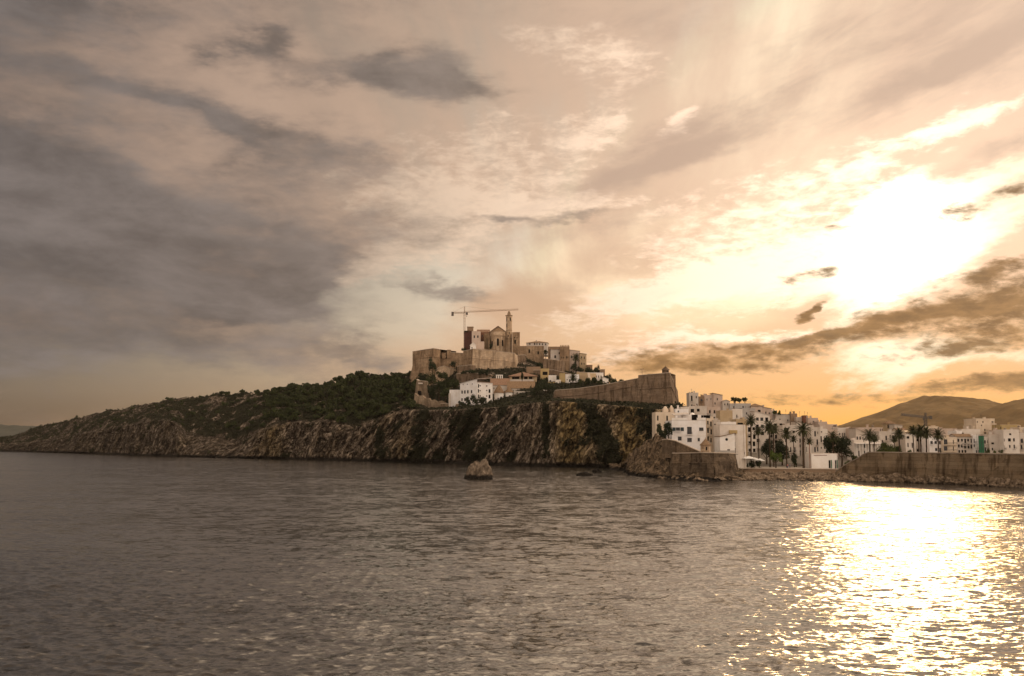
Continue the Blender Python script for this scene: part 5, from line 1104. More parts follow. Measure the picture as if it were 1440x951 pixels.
# ------------------------------------------------------------------ sea walls and promenade
def seawall():
    ln = [(1174, 346), (1222, 335), (1300, 318), (1380, 303), (1440, 291), (1600, 262), (1760, 236)]
    pts = [Vector((at(px, 637, Y).x, Y, 0)) for px, Y in ln]
    root = empty('sea_wall', pts[0]); tag(root, 'long high stone sea wall that dips down to the promenade at its left end', 'sea wall'); o = pts[0]
    dens = []
    for i in range(len(pts) - 1):
        n = 10
        for k in range(n): dens.append((pts[i].lerp(pts[i + 1], k / n), ln[i][0] + (ln[i + 1][0] - ln[i][0]) * k / n))
    dens.append((pts[-1], ln[-1][0]))
    def top(px): return float(np.interp(px, [1174, 1180, 1186, 1196, 1205, 1214, 1221, 1224], [2.6, 3.4, 4.6, 6.1, 7.1, 8.6, 9.35, 9.35]))
    mb = MB(); d = (pts[-1] - pts[0]).normalized(); N = Vector((d.y, -d.x, 0))
    fr = []
    for p, px in dens: fr.append((p + N * 1.1 + Vector((0, 0, -1)) - o, p + Vector((0, 0, top(px))) - o, p - N * 3.2 + Vector((0, 0, top(px))) - o, p - N * 3.2 + Vector((0, 0, -1)) - o))
    for a, b in zip(fr, fr[1:]):
        mb.quad([a[0], b[0], b[1], a[1]]); mb.quad([a[1], b[1], b[2], a[2]]); mb.quad([b[3], a[3], a[2], b[2]])
    mb.quad([fr[0][3], fr[0][0], fr[0][1], fr[0][2]]); mb.build('wall_face', M['sea'], root)
    cb = MB()
    for a, b in zip(fr, fr[1:]):
        e = Vector((0, 0, .012)); t = Vector((0, 0, .30)); f = N * .14
        cb.solid([a[1] + f + e, b[1] + f + e, b[2] + e, a[2] + e, a[1] + f + t, b[1] + f + t, b[2] + t, a[2] + t])
    cb.build('coping', M['concrete'], root)
seawall()
def promenade():
    front = [(1028, 369), (1100, 364), (1160, 361), (1184, 358)]
    P = [Vector((at(px, 658, Y).x, Y, 0)) for px, Y in front]
    root = empty('quay_wall', P[0]); tag(root, 'low quay wall carrying the promenade above the boulders', 'quay wall'); o = P[0]
    mb = MB(); cb = MB()
    for a, b in zip(P, P[1:]):
        a, b = a - o, b - o
        mb.solid([a + Vector((0, -.3, -.5)), b + Vector((0, -.3, -.5)), b + Vector((0, 1.2, -.5)), a + Vector((0, 1.2, -.5)), a + Vector((0, 0, 3.0)), b + Vector((0, 0, 3.0)), b + Vector((0, 1.2, 3.0)), a + Vector((0, 1.2, 3.0))])
        cb.solid([a + Vector((0, -.15, 3.004)), b + Vector((0, -.15, 3.004)), b + Vector((0, 1.25, 3.004)), a + Vector((0, 1.25, 3.004)), a + Vector((0, -.15, 3.25)), b + Vector((0, -.15, 3.25)), b + Vector((0, 1.25, 3.25)), a + Vector((0, 1.25, 3.25))])
    mb.build('wall_face', M['darktan'], root); cb.build('coping', M['coping'], root)
    mb = MB(); x0, x1 = P[0].x - 6, P[-1].x + 20
    mb.quad([(p.x, p.y + .9, 3.08) for p in P] + [(P[-1].x + 6, 396, 3.08), (P[0].x - 4, 396, 3.08)]); tag(mb.build('promenade', M['paving']), kind='structure')
promenade()
def bulwark():
    rt = rampart('bulwark', 'stout stone bulwark with a rounded foot and a tiled sentry box on top', [(943.5, 637.6, 664, 372), (946.5, 638, 668, 352), (972, 637.6, 671, 347), (988, 637.2, 673, 340), (1003, 637.4, 673, 338), (1024, 637.8, 672, 342), (1032, 638.4, 668, 352), (1034.5, 638.4, 664, 366)], 9, M['rubble'], 2, .13, 3.4, rough=1.9)
    rampart('parapet_wall', 'sloping stone parapet falling from the rocks to the tiled sentry box', [(931, 619, 640, 362), (938, 618.2, 640, 360), (950, 620.6, 641, 358), (970, 629.4, 641, 356), (986, 636.2, 642, 354)], 1.2, M['rubble'], 1, .02, None)
    root = sentry('sentry_box', 'stone sentry box with a pointed tiled roof standing on the sea bulwark', 992.4, 637.6, 346, 1.75, 2.7, 2.3, M['stonep'], 6, M['tile2'])
bulwark()

# ------------------------------------------------------------------ rocks
def rock_mat(name, lo, hi, wet=1.4):
    m, q, b = mat(name, .95, .15)
    P = q.N.new('ShaderNodeNewGeometry').outputs['Position']
    n1 = q.noise(P, .5, 6, .65); n2 = q.noise(q.v('MULTIPLY', P, (1, 1, .35)), 1.5, 6, .7)
    c = q.mix(q.step(n1, .35, .65), lo, hi); c = q.mix(q.step(n2, .4, .6), q.v('MULTIPLY', c, (.45, .43, .41)), c)
    c = q.mix(q.step(q.m('ADD', q.sep(P)[2], q.m('MULTIPLY', n1, 1.6)), wet + .3, wet + 1.3), (.014, .011, .008), c)
    q.put(b.inputs['Base Color'], c)
    bp = q.N.new('ShaderNodeBump'); bp.inputs['Strength'].default_value = .9; bp.inputs['Distance'].default_value = .4
    q.put(bp.inputs['Height'], q.m('ADD', n2, n1)); q.L.new(bp.outputs[0], b.inputs['Normal']); return m
M['rock'] = rock_mat('sea_rock', (.15, .115, .082), (.28, .215, .155)); M['rockdark'] = rock_mat('low_wet_rock', (.10, .08, .06), (.2, .16, .12), 2.5); M['boulder'] = rock_mat('boulder_stone', (.16, .115, .075), (.30, .225, .155), .2)
M['point'] = rock_mat('shore_rock', (.060, .044, .028), (.30, .215, .135), 1.3)
def ico_arrays(sub):
    import bmesh
    bm = bmesh.new(); bmesh.ops.create_icosphere(bm, subdivisions=sub, radius=1.0)
    v = np.array([p.co[:] for p in bm.verts]); f = np.array([[x.index for x in p.verts] for p in bm.faces]); bm.free(); return v, f
def sea_stack():
    v, f = ico_arrays(6); v = v.copy()
    Y = 352; g = at(673.5, 672.6, Y); W, Hh = 4.7, 6.4
    rad = 1 / (np.abs(v[:, 0]) ** 4 + np.abs(v[:, 1]) ** 3 + np.abs(v[:, 2]) ** 5) ** .25
    c = v * rad[:, None]; t = np.clip((c[:, 2] + .1) / 1.1, 0, 1)
    x = c[:, 0] * W * (1.0 - .36 * t ** 1.3) + .7 * t - .1; y = c[:, 1] * 3.8 * (1 - .3 * t); zz = np.maximum(c[:, 2], -.4) * Hh * .92
    p = np.stack([x, y, zz], -1)
    zz = zz + np.exp(-((x - 1.7) / 1.0) ** 2) * t * .45 - np.exp(-((x - .2) / .7) ** 2) * t * .7 - np.clip((x - 2.4), 0, 9) * t * .8
    lean = np.stack([(x - .45 * zz) / 1.1, y / 2.2, (zz + .3 * x) / 5], -1)
    r = (fbm(lean, 5, 5, .55, True) - .6) * 1.5 + (fbm(p / 2.4, 4, 9) - .5) * 1.4 + (fbm(p / .6, 3, 19, .6, True) - .6) * .35
    cr = -np.exp(-((x + .15 - .55 * (zz - 2.6)) / .28) ** 2) * np.clip(1 - abs(zz - 2.6) / 3, 0, 1) * .9
    d = p / np.linalg.norm(p, axis=1, keepdims=True)
    p = np.stack([x, y, zz], -1) + d * (r + cr)[:, None]
    me = np_mesh('sea_stack', p, f, False); o = link('sea_stack', me, None, M['rock']); o.location = (g.x, Y, 0); tag(o, 'lone blocky brown rock standing up out of the water', 'rock')
sea_stack()
def low_rocks():
    for px, pyw, w, h, dep, lab, sd in ((823, 669, 3.6, 1.25, 1.6, 'flat dark rock awash in front of the cliff, longer of the pair', 3), (839, 664.6, 1.9, 1.45, 1.2, 'small dark hump of rock just behind the longer flat rock', 8)):
        v, f = ico_arrays(4); Y = wdist(pyw); x = at(px, pyw, Y).x
        p = v * np.array([w, dep, h]); p = p + (v * (fbm(v * 2.2 + sd, 4, sd) - .5)[:, None]) * np.array([1.6, 1.2, 1.3]); 
        if px < 830: p[:, 2] *= np.clip(1.1 - .12 * (p[:, 0] + 1), .35, 1.2)
        o = link('rock', np_mesh('low_rock', p, f), None, M['rockdark']); o.location = (x, Y, 0); tag(o, lab, 'rock')
low_rocks()
def rocky_point():
    px = np.linspace(858, 1042, 260)
    ps = I(px, [(858, 661), (880, 663), (884, 668), (900, 670.5), (930, 673), (960, 675.5), (985, 677), (1010, 677), (1030, 675.5), (1042, 675)])
    pl = I(px, [(858, 659), (880, 660), (888, 659), (900, 659), (920, 661), (945, 665), (1000, 669), (1042, 667)])
    pt = I(px, [(858, 655), (880, 658), (890, 650), (898, 640), (906, 628), (913, 619), (920, 614.5), (928, 613), (934, 616), (940, 623), (945, 641), (950, 652), (1042, 662)])
    Ys = wd(ps); A = wpos(px, ps, Ys); A[:, 2] = .1; A0 = A - np.array([0, 3, 3.0])
    Bp = wpos(px, pl, Ys + 9); C = wpos(px, pt, Ys + 22); D = C + np.array([0, 26, 0]); D[:, 2] = np.minimum(C[:, 2], 9) ; E = D + np.array([0, 20, 0]); E[:, 2] = -2
    rows = [A0] + [A + (Bp - A) * t for t in np.linspace(0, 1, 26)] + [Bp + (C - Bp) * np.array([t, t, t ** .8])[None] for t in np.linspace(0, 1, 50)[1:]] + [C + (D - C) * t for t in np.linspace(0, 1, 14)[1:]] + [D + (E - D) * t for t in np.linspace(0, 1, 4)[1:]]
    G = np.stack(rows); X, Y_, Z_ = G[..., 0], G[..., 1], G[..., 2]
    n = (fbm(np.stack([X / 5, Y_ / 6, Z_ / 4.5], -1), 5, 15, .6) - .5) * 6 + (fbm(np.stack([X / 1.7, Y_ / 2.2, Z_ / 1.7], -1), 4, 25, .6, True) - .6) * 2.6
    w = np.clip(np.arange(G.shape[0]) / 4, 0, 1)[:, None]
    G[..., 0] += (fbm(np.stack([X / 4, Y_ / 4, Z_ / 4 + 9], -1), 4, 45, .6) - .5) * 4 * w
    G[..., 1] -= n * w * 1.3; G[..., 2] += (fbm(np.stack([X / 6, Y_ / 6, Z_ / 9], -1), 3, 55, .5) - .5) * 3.5 * w; G[..., 2] += (fbm(np.stack([X / 2.2, Y_ / 2.2, Z_ / 2.2], -1), 4, 35, .55, True) - .55) * 2.0 * w
    tag(link('rocky_shore', np_mesh('rocky_shore', G.reshape(-1, 3), grid_faces(*G.shape[:2])), None, M['point']), 'brown rocky outcrop with a pale knob at the foot of the cliff', 'rock outcrop')
rocky_point()
def boulders():
    protos = []
    for s in range(6):
        v, f = ico_arrays(3); k = np.array([1.0, .8 + .08 * s % .3, .68]); cut = v.copy()
        rng = np.random.default_rng(s + 40)
        for j in range(9):
            nrm = rng.normal(size=3); nrm /= np.linalg.norm(nrm); d = cut @ nrm; lim = rng.uniform(.55, .85); cut -= np.clip(d - lim, 0, 1)[:, None] * nrm
        p = cut * k + v * ((fbm(v * 2.5 + s * 7, 3, s) - .5) * .25)[:, None]
        me = np_mesh('boulder', p, f); me.materials.append(M['boulder']); protos.append(me)
    rg = random.Random(3); n = 0
    wl = lambda px: float(np.interp(px, [1034, 1100, 1180, 1260, 1340, 1440, 1560], [331, 334, 330, 322, 308, 283, 258]))
    bk = lambda px: float(np.interp(px, [1034, 1100, 1180, 1222, 1300, 1380, 1440, 1600], [366, 362, 347, 334, 317, 302, 290, 261]))
    px = np.linspace(1030, 1620, 320); rows = []
    for t in np.linspace(0, 1, 26):
        Y = np.array([wl(p) + (bk(p) + .6 - wl(p)) * t for p in px]); z = -.7 + 2.4 * t ** .8 + 0 * px
        rows.append(np.stack([(px - CX) / F * Y, Y, z + 0 * px], -1))
    G = np.stack(rows); G[..., 2] += (fbm(np.stack([G[..., 0] / 1.6, G[..., 1] / 1.6, G[..., 2] * 0], -1), 4, 77, .6, True) - .6) * 1.9
    tag(link('rubble', np_mesh('rubble', G.reshape(-1, 3), grid_faces(*G.shape[:2])), None, M['boulder']), kind='stuff')
    while n < 285:
        p = rg.uniform(1036, 1452) if n > 48 else rg.uniform(888, 1036); t = rg.random() ** 1.1; Y = wl(p) + (bk(p) - 1.0 - wl(p)) * t if n > 48 else float(np.interp(p, [885, 930, 985, 1036], [388, 352, 331, 336])) + 5 * t
        r = rg.choice([.7, .9, 1.1, 1.3, 1.5]) * rg.uniform(.85, 1.15)
        o = bpy.data.objects.new('boulder', rg.choice(protos)); col.objects.link(o)
        o.location = ((p - CX) / F * Y, Y, -.6 + (2.3 if n > 48 else 1.2) * t ** .8 + rg.uniform(-.1, .5)); o.scale = (r, r, r); o.rotation_euler = (rg.uniform(-.5, .5), rg.uniform(-.5, .5), rg.uniform(0, 6.28))
        tag(o, 'rough brown boulder piled at the waterline below the bulwark, quay and sea wall', 'boulder', 'boulders along the waterline'); n += 1
boulders()

# ------------------------------------------------------------------ vegetation
def leaf_mat(name, lo, hi, tip, sc=.35):
    m, q, b = mat(name, .75, .2)
    P = q.N.new('ShaderNodeNewGeometry').outputs['Position']
    oi = q.N.new('ShaderNodeObjectInfo').outputs['Random']
    n = q.noise(P, sc, 4, .65); n2 = q.noise(P, 2.2, 3, .6)
    c = q.mix(q.step(n, .35, .65), lo, hi); c = q.mix(q.step(n2, .5, .75, 0, .7), c, tip); c = q.mix(q.m('MULTIPLY', oi, .45), c, q.v('MULTIPLY', c, (.50, .55, .5)))
    q.put(b.inputs['Base Color'], c); return m
M['pine'] = leaf_mat('pine_needles', (.014, .020, .0055), (.038, .046, .011), (.072, .079, .019)); M['scrub'] = leaf_mat('dry_scrub', (.013, .015, .006), (.030, .029, .011), (.055, .046, .019))
M['dark_leaf'] = leaf_mat('dark_foliage', (.012, .018, .007), (.028, .035, .011), (.042, .050, .015)); M['bright_leaf'] = leaf_mat('bright_foliage', (.055, .085, .015), (.10, .13, .024), (.15, .17, .035)); M['hedge'] = leaf_mat('hedge_leaves', (.035, .048, .010), (.065, .075, .015), (.085, .09, .02))
M['frond'] = leaf_mat('palm_fronds', (.028, .036, .010), (.055, .055, .016), (.090, .075, .028), .6); M['bark'] = flat_mat('bark', (.075, .050, .032), .95, .1, 0, .5, 1.5)
def leaf_cloud(lobes, n, size, seed, flat=.0):
    "small leaf faces spread through lobes (centre, radii); more near the skin, so the crown has gaps and a ragged edge"
    rng = np.random.default_rng(seed); wts = np.array([r[0] * r[2] for _, r in lobes]); wts = wts / wts.sum(); V = []
    for (c, r), w in zip(lobes, wts):
        k = max(8, int(n * w)); d = rng.normal(size=(k, 3)); d /= np.linalg.norm(d, axis=1, keepdims=True); d[:, 2] = np.where(d[:, 2] < -.35, -d[:, 2] * .6, d[:, 2])
        rad = np.clip(1 - np.abs(rng.normal(0, .20, k)), .25, 1.0) * (1 + rng.normal(0, .10, k))
        p = np.array(c) + d * np.array(r) * rad[:, None]
        nm = d + rng.normal(0, .55, (k, 3)); nm /= np.linalg.norm(nm, axis=1, keepdims=True)
        a = np.cross(nm, rng.normal(size=(k, 3))); a /= np.linalg.norm(a, axis=1, keepdims=True); b = np.cross(nm, a)
        s = size * rng.uniform(.6, 1.35, (k, 1))
        V.append(np.stack([p - a * s - b * s * .5, p + a * s * .2 - b * s * .8, p + a * s + b * s * .3, p - a * s * .1 + b * s * .9], 1))
    V = np.concatenate(V).reshape(-1, 3); return V, np.arange(len(V)).reshape(-1, 4)
def crown_mesh(name, lobes, n, size, seed, m):
    me = np_mesh(name, *leaf_cloud(lobes, n, size, seed)); me.materials.append(m); return me
def trunk_mesh(name, pts, rad, limbs=()):
    mb = MB(); mb.tube(pts, rad, 7)
    for a, b, r in limbs: mb.tube([a, Vector(a).lerp(Vector(b), .5) + Vector((0, 0, .1)), b], [r, r * .8, r * .45], 5)
    return mb.mesh(name, M['bark'])
def tree(name, label, cat, loc, lobes, n, size, m, trunk=None, group=None, seed=1, limbs=()):
    root = empty(name, loc); tag(root, label, cat, group)
    link('crown', crown_mesh('crown', lobes, n, size, seed, m), root)
    if trunk: link('trunk', trunk_mesh('trunk', *trunk, limbs), root)
    return root
def lob(rg, w, h, k, z0):
    L = [((0, 0, z0), (w * .62, w * .62, h * .42))]
    for i in range(k):
        a = rg.uniform(0, 6.28); r = w * rg.uniform(.35, .72); s = rg.uniform(.28, .5)
        L.append(((r * math.cos(a), r * math.sin(a), z0 + h * rg.uniform(-.28, .38)), (w * s, w * s, h * s * .8)))
    return L
def hill_trees():
    rg = random.Random(5); pm, sm = [], []
    for s in range(6):
        r2 = random.Random(s + 60); lo = lob(r2, 1.0, 1.15, 7, .60)
        pm.append((crown_mesh('pine_crown', lo, 720, .145, s, M['pine']), trunk_mesh('pine_trunk', [(0, 0, -.5), (.05, 0, .4), (0, .05, .9)], [.09, .07, .04])))
    for s in range(4):
        r2 = random.Random(s + 90); sm.append(crown_mesh('bush', lob(r2, 1.0, .75, 5, .28), 300, .16, s + 20, M['scrub']))
    nr1 = HINFO['nr1']; pl = HINFO['plants']; placed = []; npine = nbush = 0; tries = 0
    def far_enough(x, z, d): return all((x - a) ** 2 + (z - b) ** 2 > d * d for a, b in placed)
    quota_p, quota_b = 295, 190
    while (npine < quota_p or nbush < quota_b) and tries < 60000:
        tries += 1
        wood = rg.random() < .62 and npine < quota_p
        if not wood and nbush >= quota_b: continue
        px = rg.uniform(372, 590) if wood and rg.random() < .72 else rg.uniform(60, 592)
        c = int(np.argmin(np.abs(PXS - px))); r = nr1 + 2 + int(94 * (rg.random() ** (.9)))
        r = min(r, nr1 + 96)
        if rg.random() < .17: r = nr1 + rg.randint(86, 95)
        dens = float(np.interp(px, [60, 180, 330, 400, 480, 590], [.35, .5, .6, 1, 1.25, 1.2]))
        if pl[r, c] < .4 and rg.random() > .25 * dens: continue
        v = HEAD[r, c]; sx = v[0] / v[1] * F; sz = (v[2] - CH) / v[1] * F
        size = float(np.interp(px, [60, 200, 350, 420, 590], [1.3, 2.0, 2.7, 3.7, 4.1])) * rg.uniform(.75, 1.3)
        if not wood: size *= .62
        if not far_enough(sx, sz, size / v[1] * F * (.62 if wood else .5)): continue
        placed.append((sx, sz))
        loc = (v[0] + rg.uniform(-.5, .5), v[1] + rg.uniform(-.5, .5), v[2] - .2)
        if wood:
            cm, tm = rg.choice(pm); o = empty('pine_tree', loc, rg.uniform(0, 6.28)); o.scale = (size * rg.uniform(.9, 1.15), size, size * rg.uniform(.85, 1.2))
            link('crown', cm, o); link('trunk', tm, o)
            tag(o, 'dark green rounded pine on the wooded hillside left of the fortress', 'pine tree', 'pines on the wooded hillside'); npine += 1
        else:
            o = bpy.data.objects.new('bush', rg.choice(sm)); col.objects.link(o); o.location = loc; o.rotation_euler = (0, 0, rg.uniform(0, 6.28)); o.scale = (size * 1.2, size * 1.2, size)
            tag(o, 'low dark bush scattered over the rocky hillside left of the fortress', 'bush', 'bushes on the rocky hillside'); nbush += 1
    # undergrowth on the slope and hanging plants on the cliff: uncountable
    rng = np.random.default_rng(8); w = (pl * (np.arange(pl.shape[0]) < nr1 + 97)[:, None]).ravel(); pxw = np.broadcast_to((PXS > -120)[None, :], pl.shape).ravel(); w = w * pxw; w = w / w.sum()
    idx = rng.choice(len(w), 15000, p=w); P = HEAD.reshape(-1, 3)[idx]; k = 6
    P = np.repeat(P, k, 0) + rng.normal(0, 1, (len(P) * k, 3)) * np.array([.75, .6, .42]) + np.array([0, -.35, .3])
    nm = rng.normal(size=P.shape) + np.array([0, -.4, .8]); nm /= np.linalg.norm(nm, axis=1, keepdims=True); a = np.cross(nm, rng.normal(size=P.shape)); a /= np.linalg.norm(a, axis=1, keepdims=True); b = np.cross(nm, a)
    s = rng.uniform(.25, .62, (len(P), 1)); V = np.stack([P - a * s - b * s * .5, P + a * s * .3 - b * s * .8, P + a * s + b * s * .4, P - a * s * .2 + b * s * .9], 1).reshape(-1, 3)
    tag(link('undergrowth', np_mesh('undergrowth', V, np.arange(len(V)).reshape(-1, 4)), None, M['scrub']), kind='stuff')
hill_trees()
def tr(label, px, pyt, pyb, Y, wpx, m='dark_leaf', name='tree', cat='tree', seed=1, n=900, size=.34, trunk=True, k=7, zb=None, squash=1.0, group=None):
    a = at(px, pyt, Y); b = at(px, pyb, Y); h = a.z - b.z; w = wpx / F * Y / 2; rg = random.Random(seed)
    t = .22 if trunk else 0.0; L = lob(rg, w / 1.05, h * (1 - t) / 1.0, k, h * (t + (1 - t) * .5))
    L = [(c, (r[0], r[1], min(r[2], h * .5))) for c, r in L]
    return tree(name, label, cat, b, L, n, size, M[m], ([(0, 0, -1.2), (w * .04, 0, h * .25), (0, 0, h * .6)], [.06 * h * .5 + .1, .045 * h * .5 + .08, .05]) if trunk else None, group, seed,
                [((0, 0, h * .3), (w * .5, 0, h * .55), .1), ((0, 0, h * .3), (-w * .45, w * .2, h * .55), .1)] if trunk else ())
# about the fortress
tr('tall dark cypress pine leaning right in front of the left bastion', 608, 506, 532, 672, 14, 'dark_leaf', 'pine_tree', 'pine tree', 2, 900)
for i, (px, t, b, w, Y, lab) in enumerate([(594, 527, 548, 20, 668, 'dark round pine at the left end of the grove below the bastion'), (606, 525, 556, 26, 660, 'broad pine below the leaning cypress pine'), (621, 524, 540, 18, 690, 'dark pine under the pale buttress wall'),
        (617, 533, 562, 24, 650, 'green pine in the middle of the grove left of the convent'), (630, 531, 560, 22, 652, 'green pine next to the white annex of the convent'), (640, 534, 553, 15, 660, 'smaller pine at the right end of the grove by the terrace wall'), (604, 545, 566, 20, 644, 'low pine behind the ruined wall'), (626, 546, 567, 20, 640, 'low pine between the ruined wall and the convent annex'), (597, 538, 552, 12, 650, 'narrow pine beside the ruined tower')]):
    tr(lab, px, t, b, Y, w, ['pine', 'dark_leaf'][i % 3 == 0], 'pine_tree', 'pine tree', 20 + i, 1000, .36)
tr('round dark bush at the foot of the curtain wall', 637.4, 508.5, 520, 700, 12, 'dark_leaf', 'bush', 'bush', 41, 500, .3, False)
for i, (px, t, b, w) in enumerate([(653, 521.4, 528, 12), (664, 519.5, 528, 14), (676, 521.5, 528, 12), (684.5, 521, 529, 6)]):
    tr(['flat dark bush at the left end of the terrace below the central bastion', 'dark bush left of centre on the terrace below the central bastion', 'dark bush right of centre on the terrace below the central bastion', 'small upright bush at the right end of the terrace below the central bastion'][i], px, t, b, 664, w, 'dark_leaf', 'bush', 'bush', 50 + i, 420, .3, False)
tr('wide umbrella pine at the cliff edge beside the long bastion', 767, 534.6, 560, 596, 34, 'dark_leaf', 'pine_tree', 'pine tree', 61, 1800, .34)
tr('small round tree on a thin trunk left of the umbrella pine', 750, 546.5, 566, 598, 9, 'dark_leaf', 'tree', 'tree', 62, 420, .3)
tr('slim dark cypress in front of the hipped tile roof', 734.2, 524, 541, 632, 4.4, 'dark_leaf', 'cypress_tree', 'cypress', 63, 420, .26)
for i, (px, t, b, w, Y) in enumerate([(806, 511, 528, 13, 684), (815, 516, 528, 12, 682), (829, 516.5, 532, 14, 676), (839, 514, 532, 11, 672), (834, 520, 534, 13, 668), (855, 527, 545, 13, 650), (864, 532, 547, 14, 640), (872, 534, 547, 12, 632), (849, 530, 545, 10, 655), (815, 533, 548, 11, 618), (826, 533.5, 547, 11, 610), (836, 532.5, 546, 12, 606), (844, 534.4, 546, 10, 604)]):
    tr(['dark tree under the ochre brown house with the palm', 'dark tree at the foot of the tall tan house', 'dark tree behind the left end of the long white house', 'tallest dark tree behind the long white house', 'lower dark tree just above the roof of the long white house', 'dark tree right of the small square brown tower', 'rounded dark tree over the climbing long bastion', 'last dark tree of the upper town above the long bastion', 'narrow dark tree in front of the small square brown tower',
        'green tree right of the white cube house', 'green tree in front of the rough tan wall', 'roundest green tree in front of the long white house', 'green tree at the right below the long white house'][i], px, t, b, Y, w, 'pine' if i > 8 else 'dark_leaf', 'tree', 'tree', 70 + i, 620, .34)
for i, (px, t, b, w, Y) in enumerate([(658, 560, 574, 13, 601), (668, 557, 574, 15, 600), (680, 560.5, 575, 16, 599), (690, 564, 574, 10, 600), (649, 564, 575, 10, 602)]):
    tr(['dark bush below the shaded wing of the convent', 'tallest dark bush below the corner of the convent', 'broad dark bush below the lit wing of the convent', 'dark bush between the convent and the bright terrace strip', 'small dark bush at the end of the terrace left of the convent'][i], px, t, b, Y, w, 'dark_leaf', 'bush', 'bush', 90 + i, 620, .32, False)
tr('dark bush beside the cathedral apse', 690.5, 484.5, 493, 726, 6, 'dark_leaf', 'bush', 'bush', 101, 300, .28, False)
tr('dark bush at the foot of the dark red house', 652, 488.5, 497, 722, 9, 'dark_leaf', 'bush', 'bush', 102, 300, .28, False)
tr('dark bushes at the foot of the plain stone house', 758, 510, 517, 700, 12, 'dark_leaf', 'bush', 'bush', 103, 300, .28, False)
tr('dark tree between the ridge house and the small pale house', 767.5, 491, 503, 704, 7, 'dark_leaf', 'tree', 'tree', 104, 300, .3)
# about the town
tr('dark tree beside the big white sea house', 940, 597, 622, 366, 15, 'dark_leaf', 'tree', 'tree', 110, 1200, .22)
tr('upright green shrub in front of the cream house', 927, 593, 616, 392, 9, 'pine', 'shrub', 'shrub', 111, 600, .22, False)
tr('dark bushes between the cream house and the cliff', 932, 604, 622, 372, 12, 'dark_leaf', 'bush', 'bush', 112, 700, .22, False)
tr('great dark round tree behind the low kiosk', 1184, 617.5, 655, 392, 33, 'dark_leaf', 'tree', 'tree', 113, 3600, .24, True, 10)
tr('dark round tree half behind the kiosk roof', 1168, 619, 655, 396, 24, 'dark_leaf', 'tree', 'tree', 114, 2200, .24)
tr('big dark tree behind the left palms of the promenade', 1078, 621, 657, 398, 24, 'dark_leaf', 'tree', 'tree', 115, 2200, .24)
tr('big dark tree behind the middle palms of the promenade', 1100, 620, 657, 396, 27, 'dark_leaf', 'tree', 'tree', 116, 2600, .24)
tr('small bright green round tree on the promenade', 1091, 635.4, 659, 374, 21, 'bright_leaf', 'tree', 'tree', 117, 1700, .2)
tr('dark shrub on the promenade left of the thick trunked palm', 1117.5, 640, 659, 378, 10, 'dark_leaf', 'shrub', 'shrub', 118, 700, .2, False)
tr('long clipped green hedge behind the sea wall', 1248, 622.4, 650, 366, 30, 'hedge', 'hedge', 'hedge', 119, 3200, .22, False, 10)
tr('lower green hedge right of the clipped hedge behind the sea wall', 1264, 627, 650, 372, 14, 'hedge', 'hedge', 'hedge', 120, 1200, .22, False)
for i, (px, t, b, w) in enumerate([(1032, 558.6, 569, 10), (1040, 560, 569, 9), (1047.5, 560.2, 569, 9)]):
    tr(['left of the three bushes on the town skyline', 'middle of the three bushes on the town skyline', 'right of the three bushes on the town skyline'][i], px, t, b, 592, w, 'pine', 'bush', 'bush', 130 + i, 420, .3, True)
for i, (px, t, b, w) in enumerate([(1390, 632, 650, 9), (1399, 633, 650, 10), (1409, 632.6, 650, 9), (1280, 631, 650, 12), (1202, 640, 652, 8), (1192, 648, 658, 10), (1056, 648, 659, 12), (1067, 649, 659, 9), (1090, 577.5, 583, 6), (1096, 578.4, 584, 5)]):
    tr(['low bush left of the awning wall', 'low bush under the dark slanting awning', 'low bush left of the regular white house', 'low bush under the glowing awning house', 'shrub at the foot of the slim colonnade', 'low bush where the sea wall slopes down', 'dark hedge below the white parasols', 'dark hedge right of the parasols', 'roof garden bush on the skyline', 'smaller roof garden bush on the skyline'][i],
       px, t, b, [400, 400, 400, 395, 392, 372, 376, 376, 586, 585][i], w, 'dark_leaf' if i in (6, 7) else 'hedge', 'bush', 'bush', 140 + i, 450, .2 if i < 8 else .3, False)

def palm_meshes(seed, spread=1.0, skirt=True):
    "crown of feather leaves at the origin, leaves about 3.4 m long"
    rg = random.Random(seed); mb = MB(); n = 46
    for i in range(n):
        az = i * 2.39996 + rg.uniform(-.15, .15); t = i / n; elev = R(82 - 118 * t ** .85) + rg.uniform(-.12, .12); L = rg.uniform(2.7, 3.5) * (1 if t < .8 else .8) * spread
        droop = rg.uniform(.9, 1.5); pts = []; p = Vector((0, 0, 0)); e = elev; seg = 9
        for k in range(seg + 1):
            pts.append(p.copy()); d = Vector((math.cos(az) * math.cos(e), math.sin(az) * math.cos(e), math.sin(e))); p = p + d * (L / seg); e -= droop / seg * (.4 + 1.3 * k / seg)
        side = Vector((-math.sin(az), math.cos(az), 0))
        for k in range(seg):
            a, b = pts[k], pts[k + 1]; d = (b - a).normalized(); up_ = d.cross(side).normalized() * -1
            for s in (-1, 1):
                for h in (0, .5):
                    o = a.lerp(b, h); f = (k + h) / seg; ll = .62 * math.sin(math.pi * min(1, .16 + .84 * f)) ** .7 + .06
                    tip = o + side * s * ll * .86 + d * ll * .45 - up_ * ll * rg.uniform(.15, .45) * (1 if up_.z > 0 else -1)
                    mb.quad([o, o + d * .16, tip]) 
        mb.tube([pts[0], pts[4], pts[8]], [.05, .035, .012], 3)
    return mb.mesh('palm_crown', M['frond'])
PALM = [palm_meshes(s, sp) for s, sp in ((1, 1.0), (2, 1.08), (3, .92))]
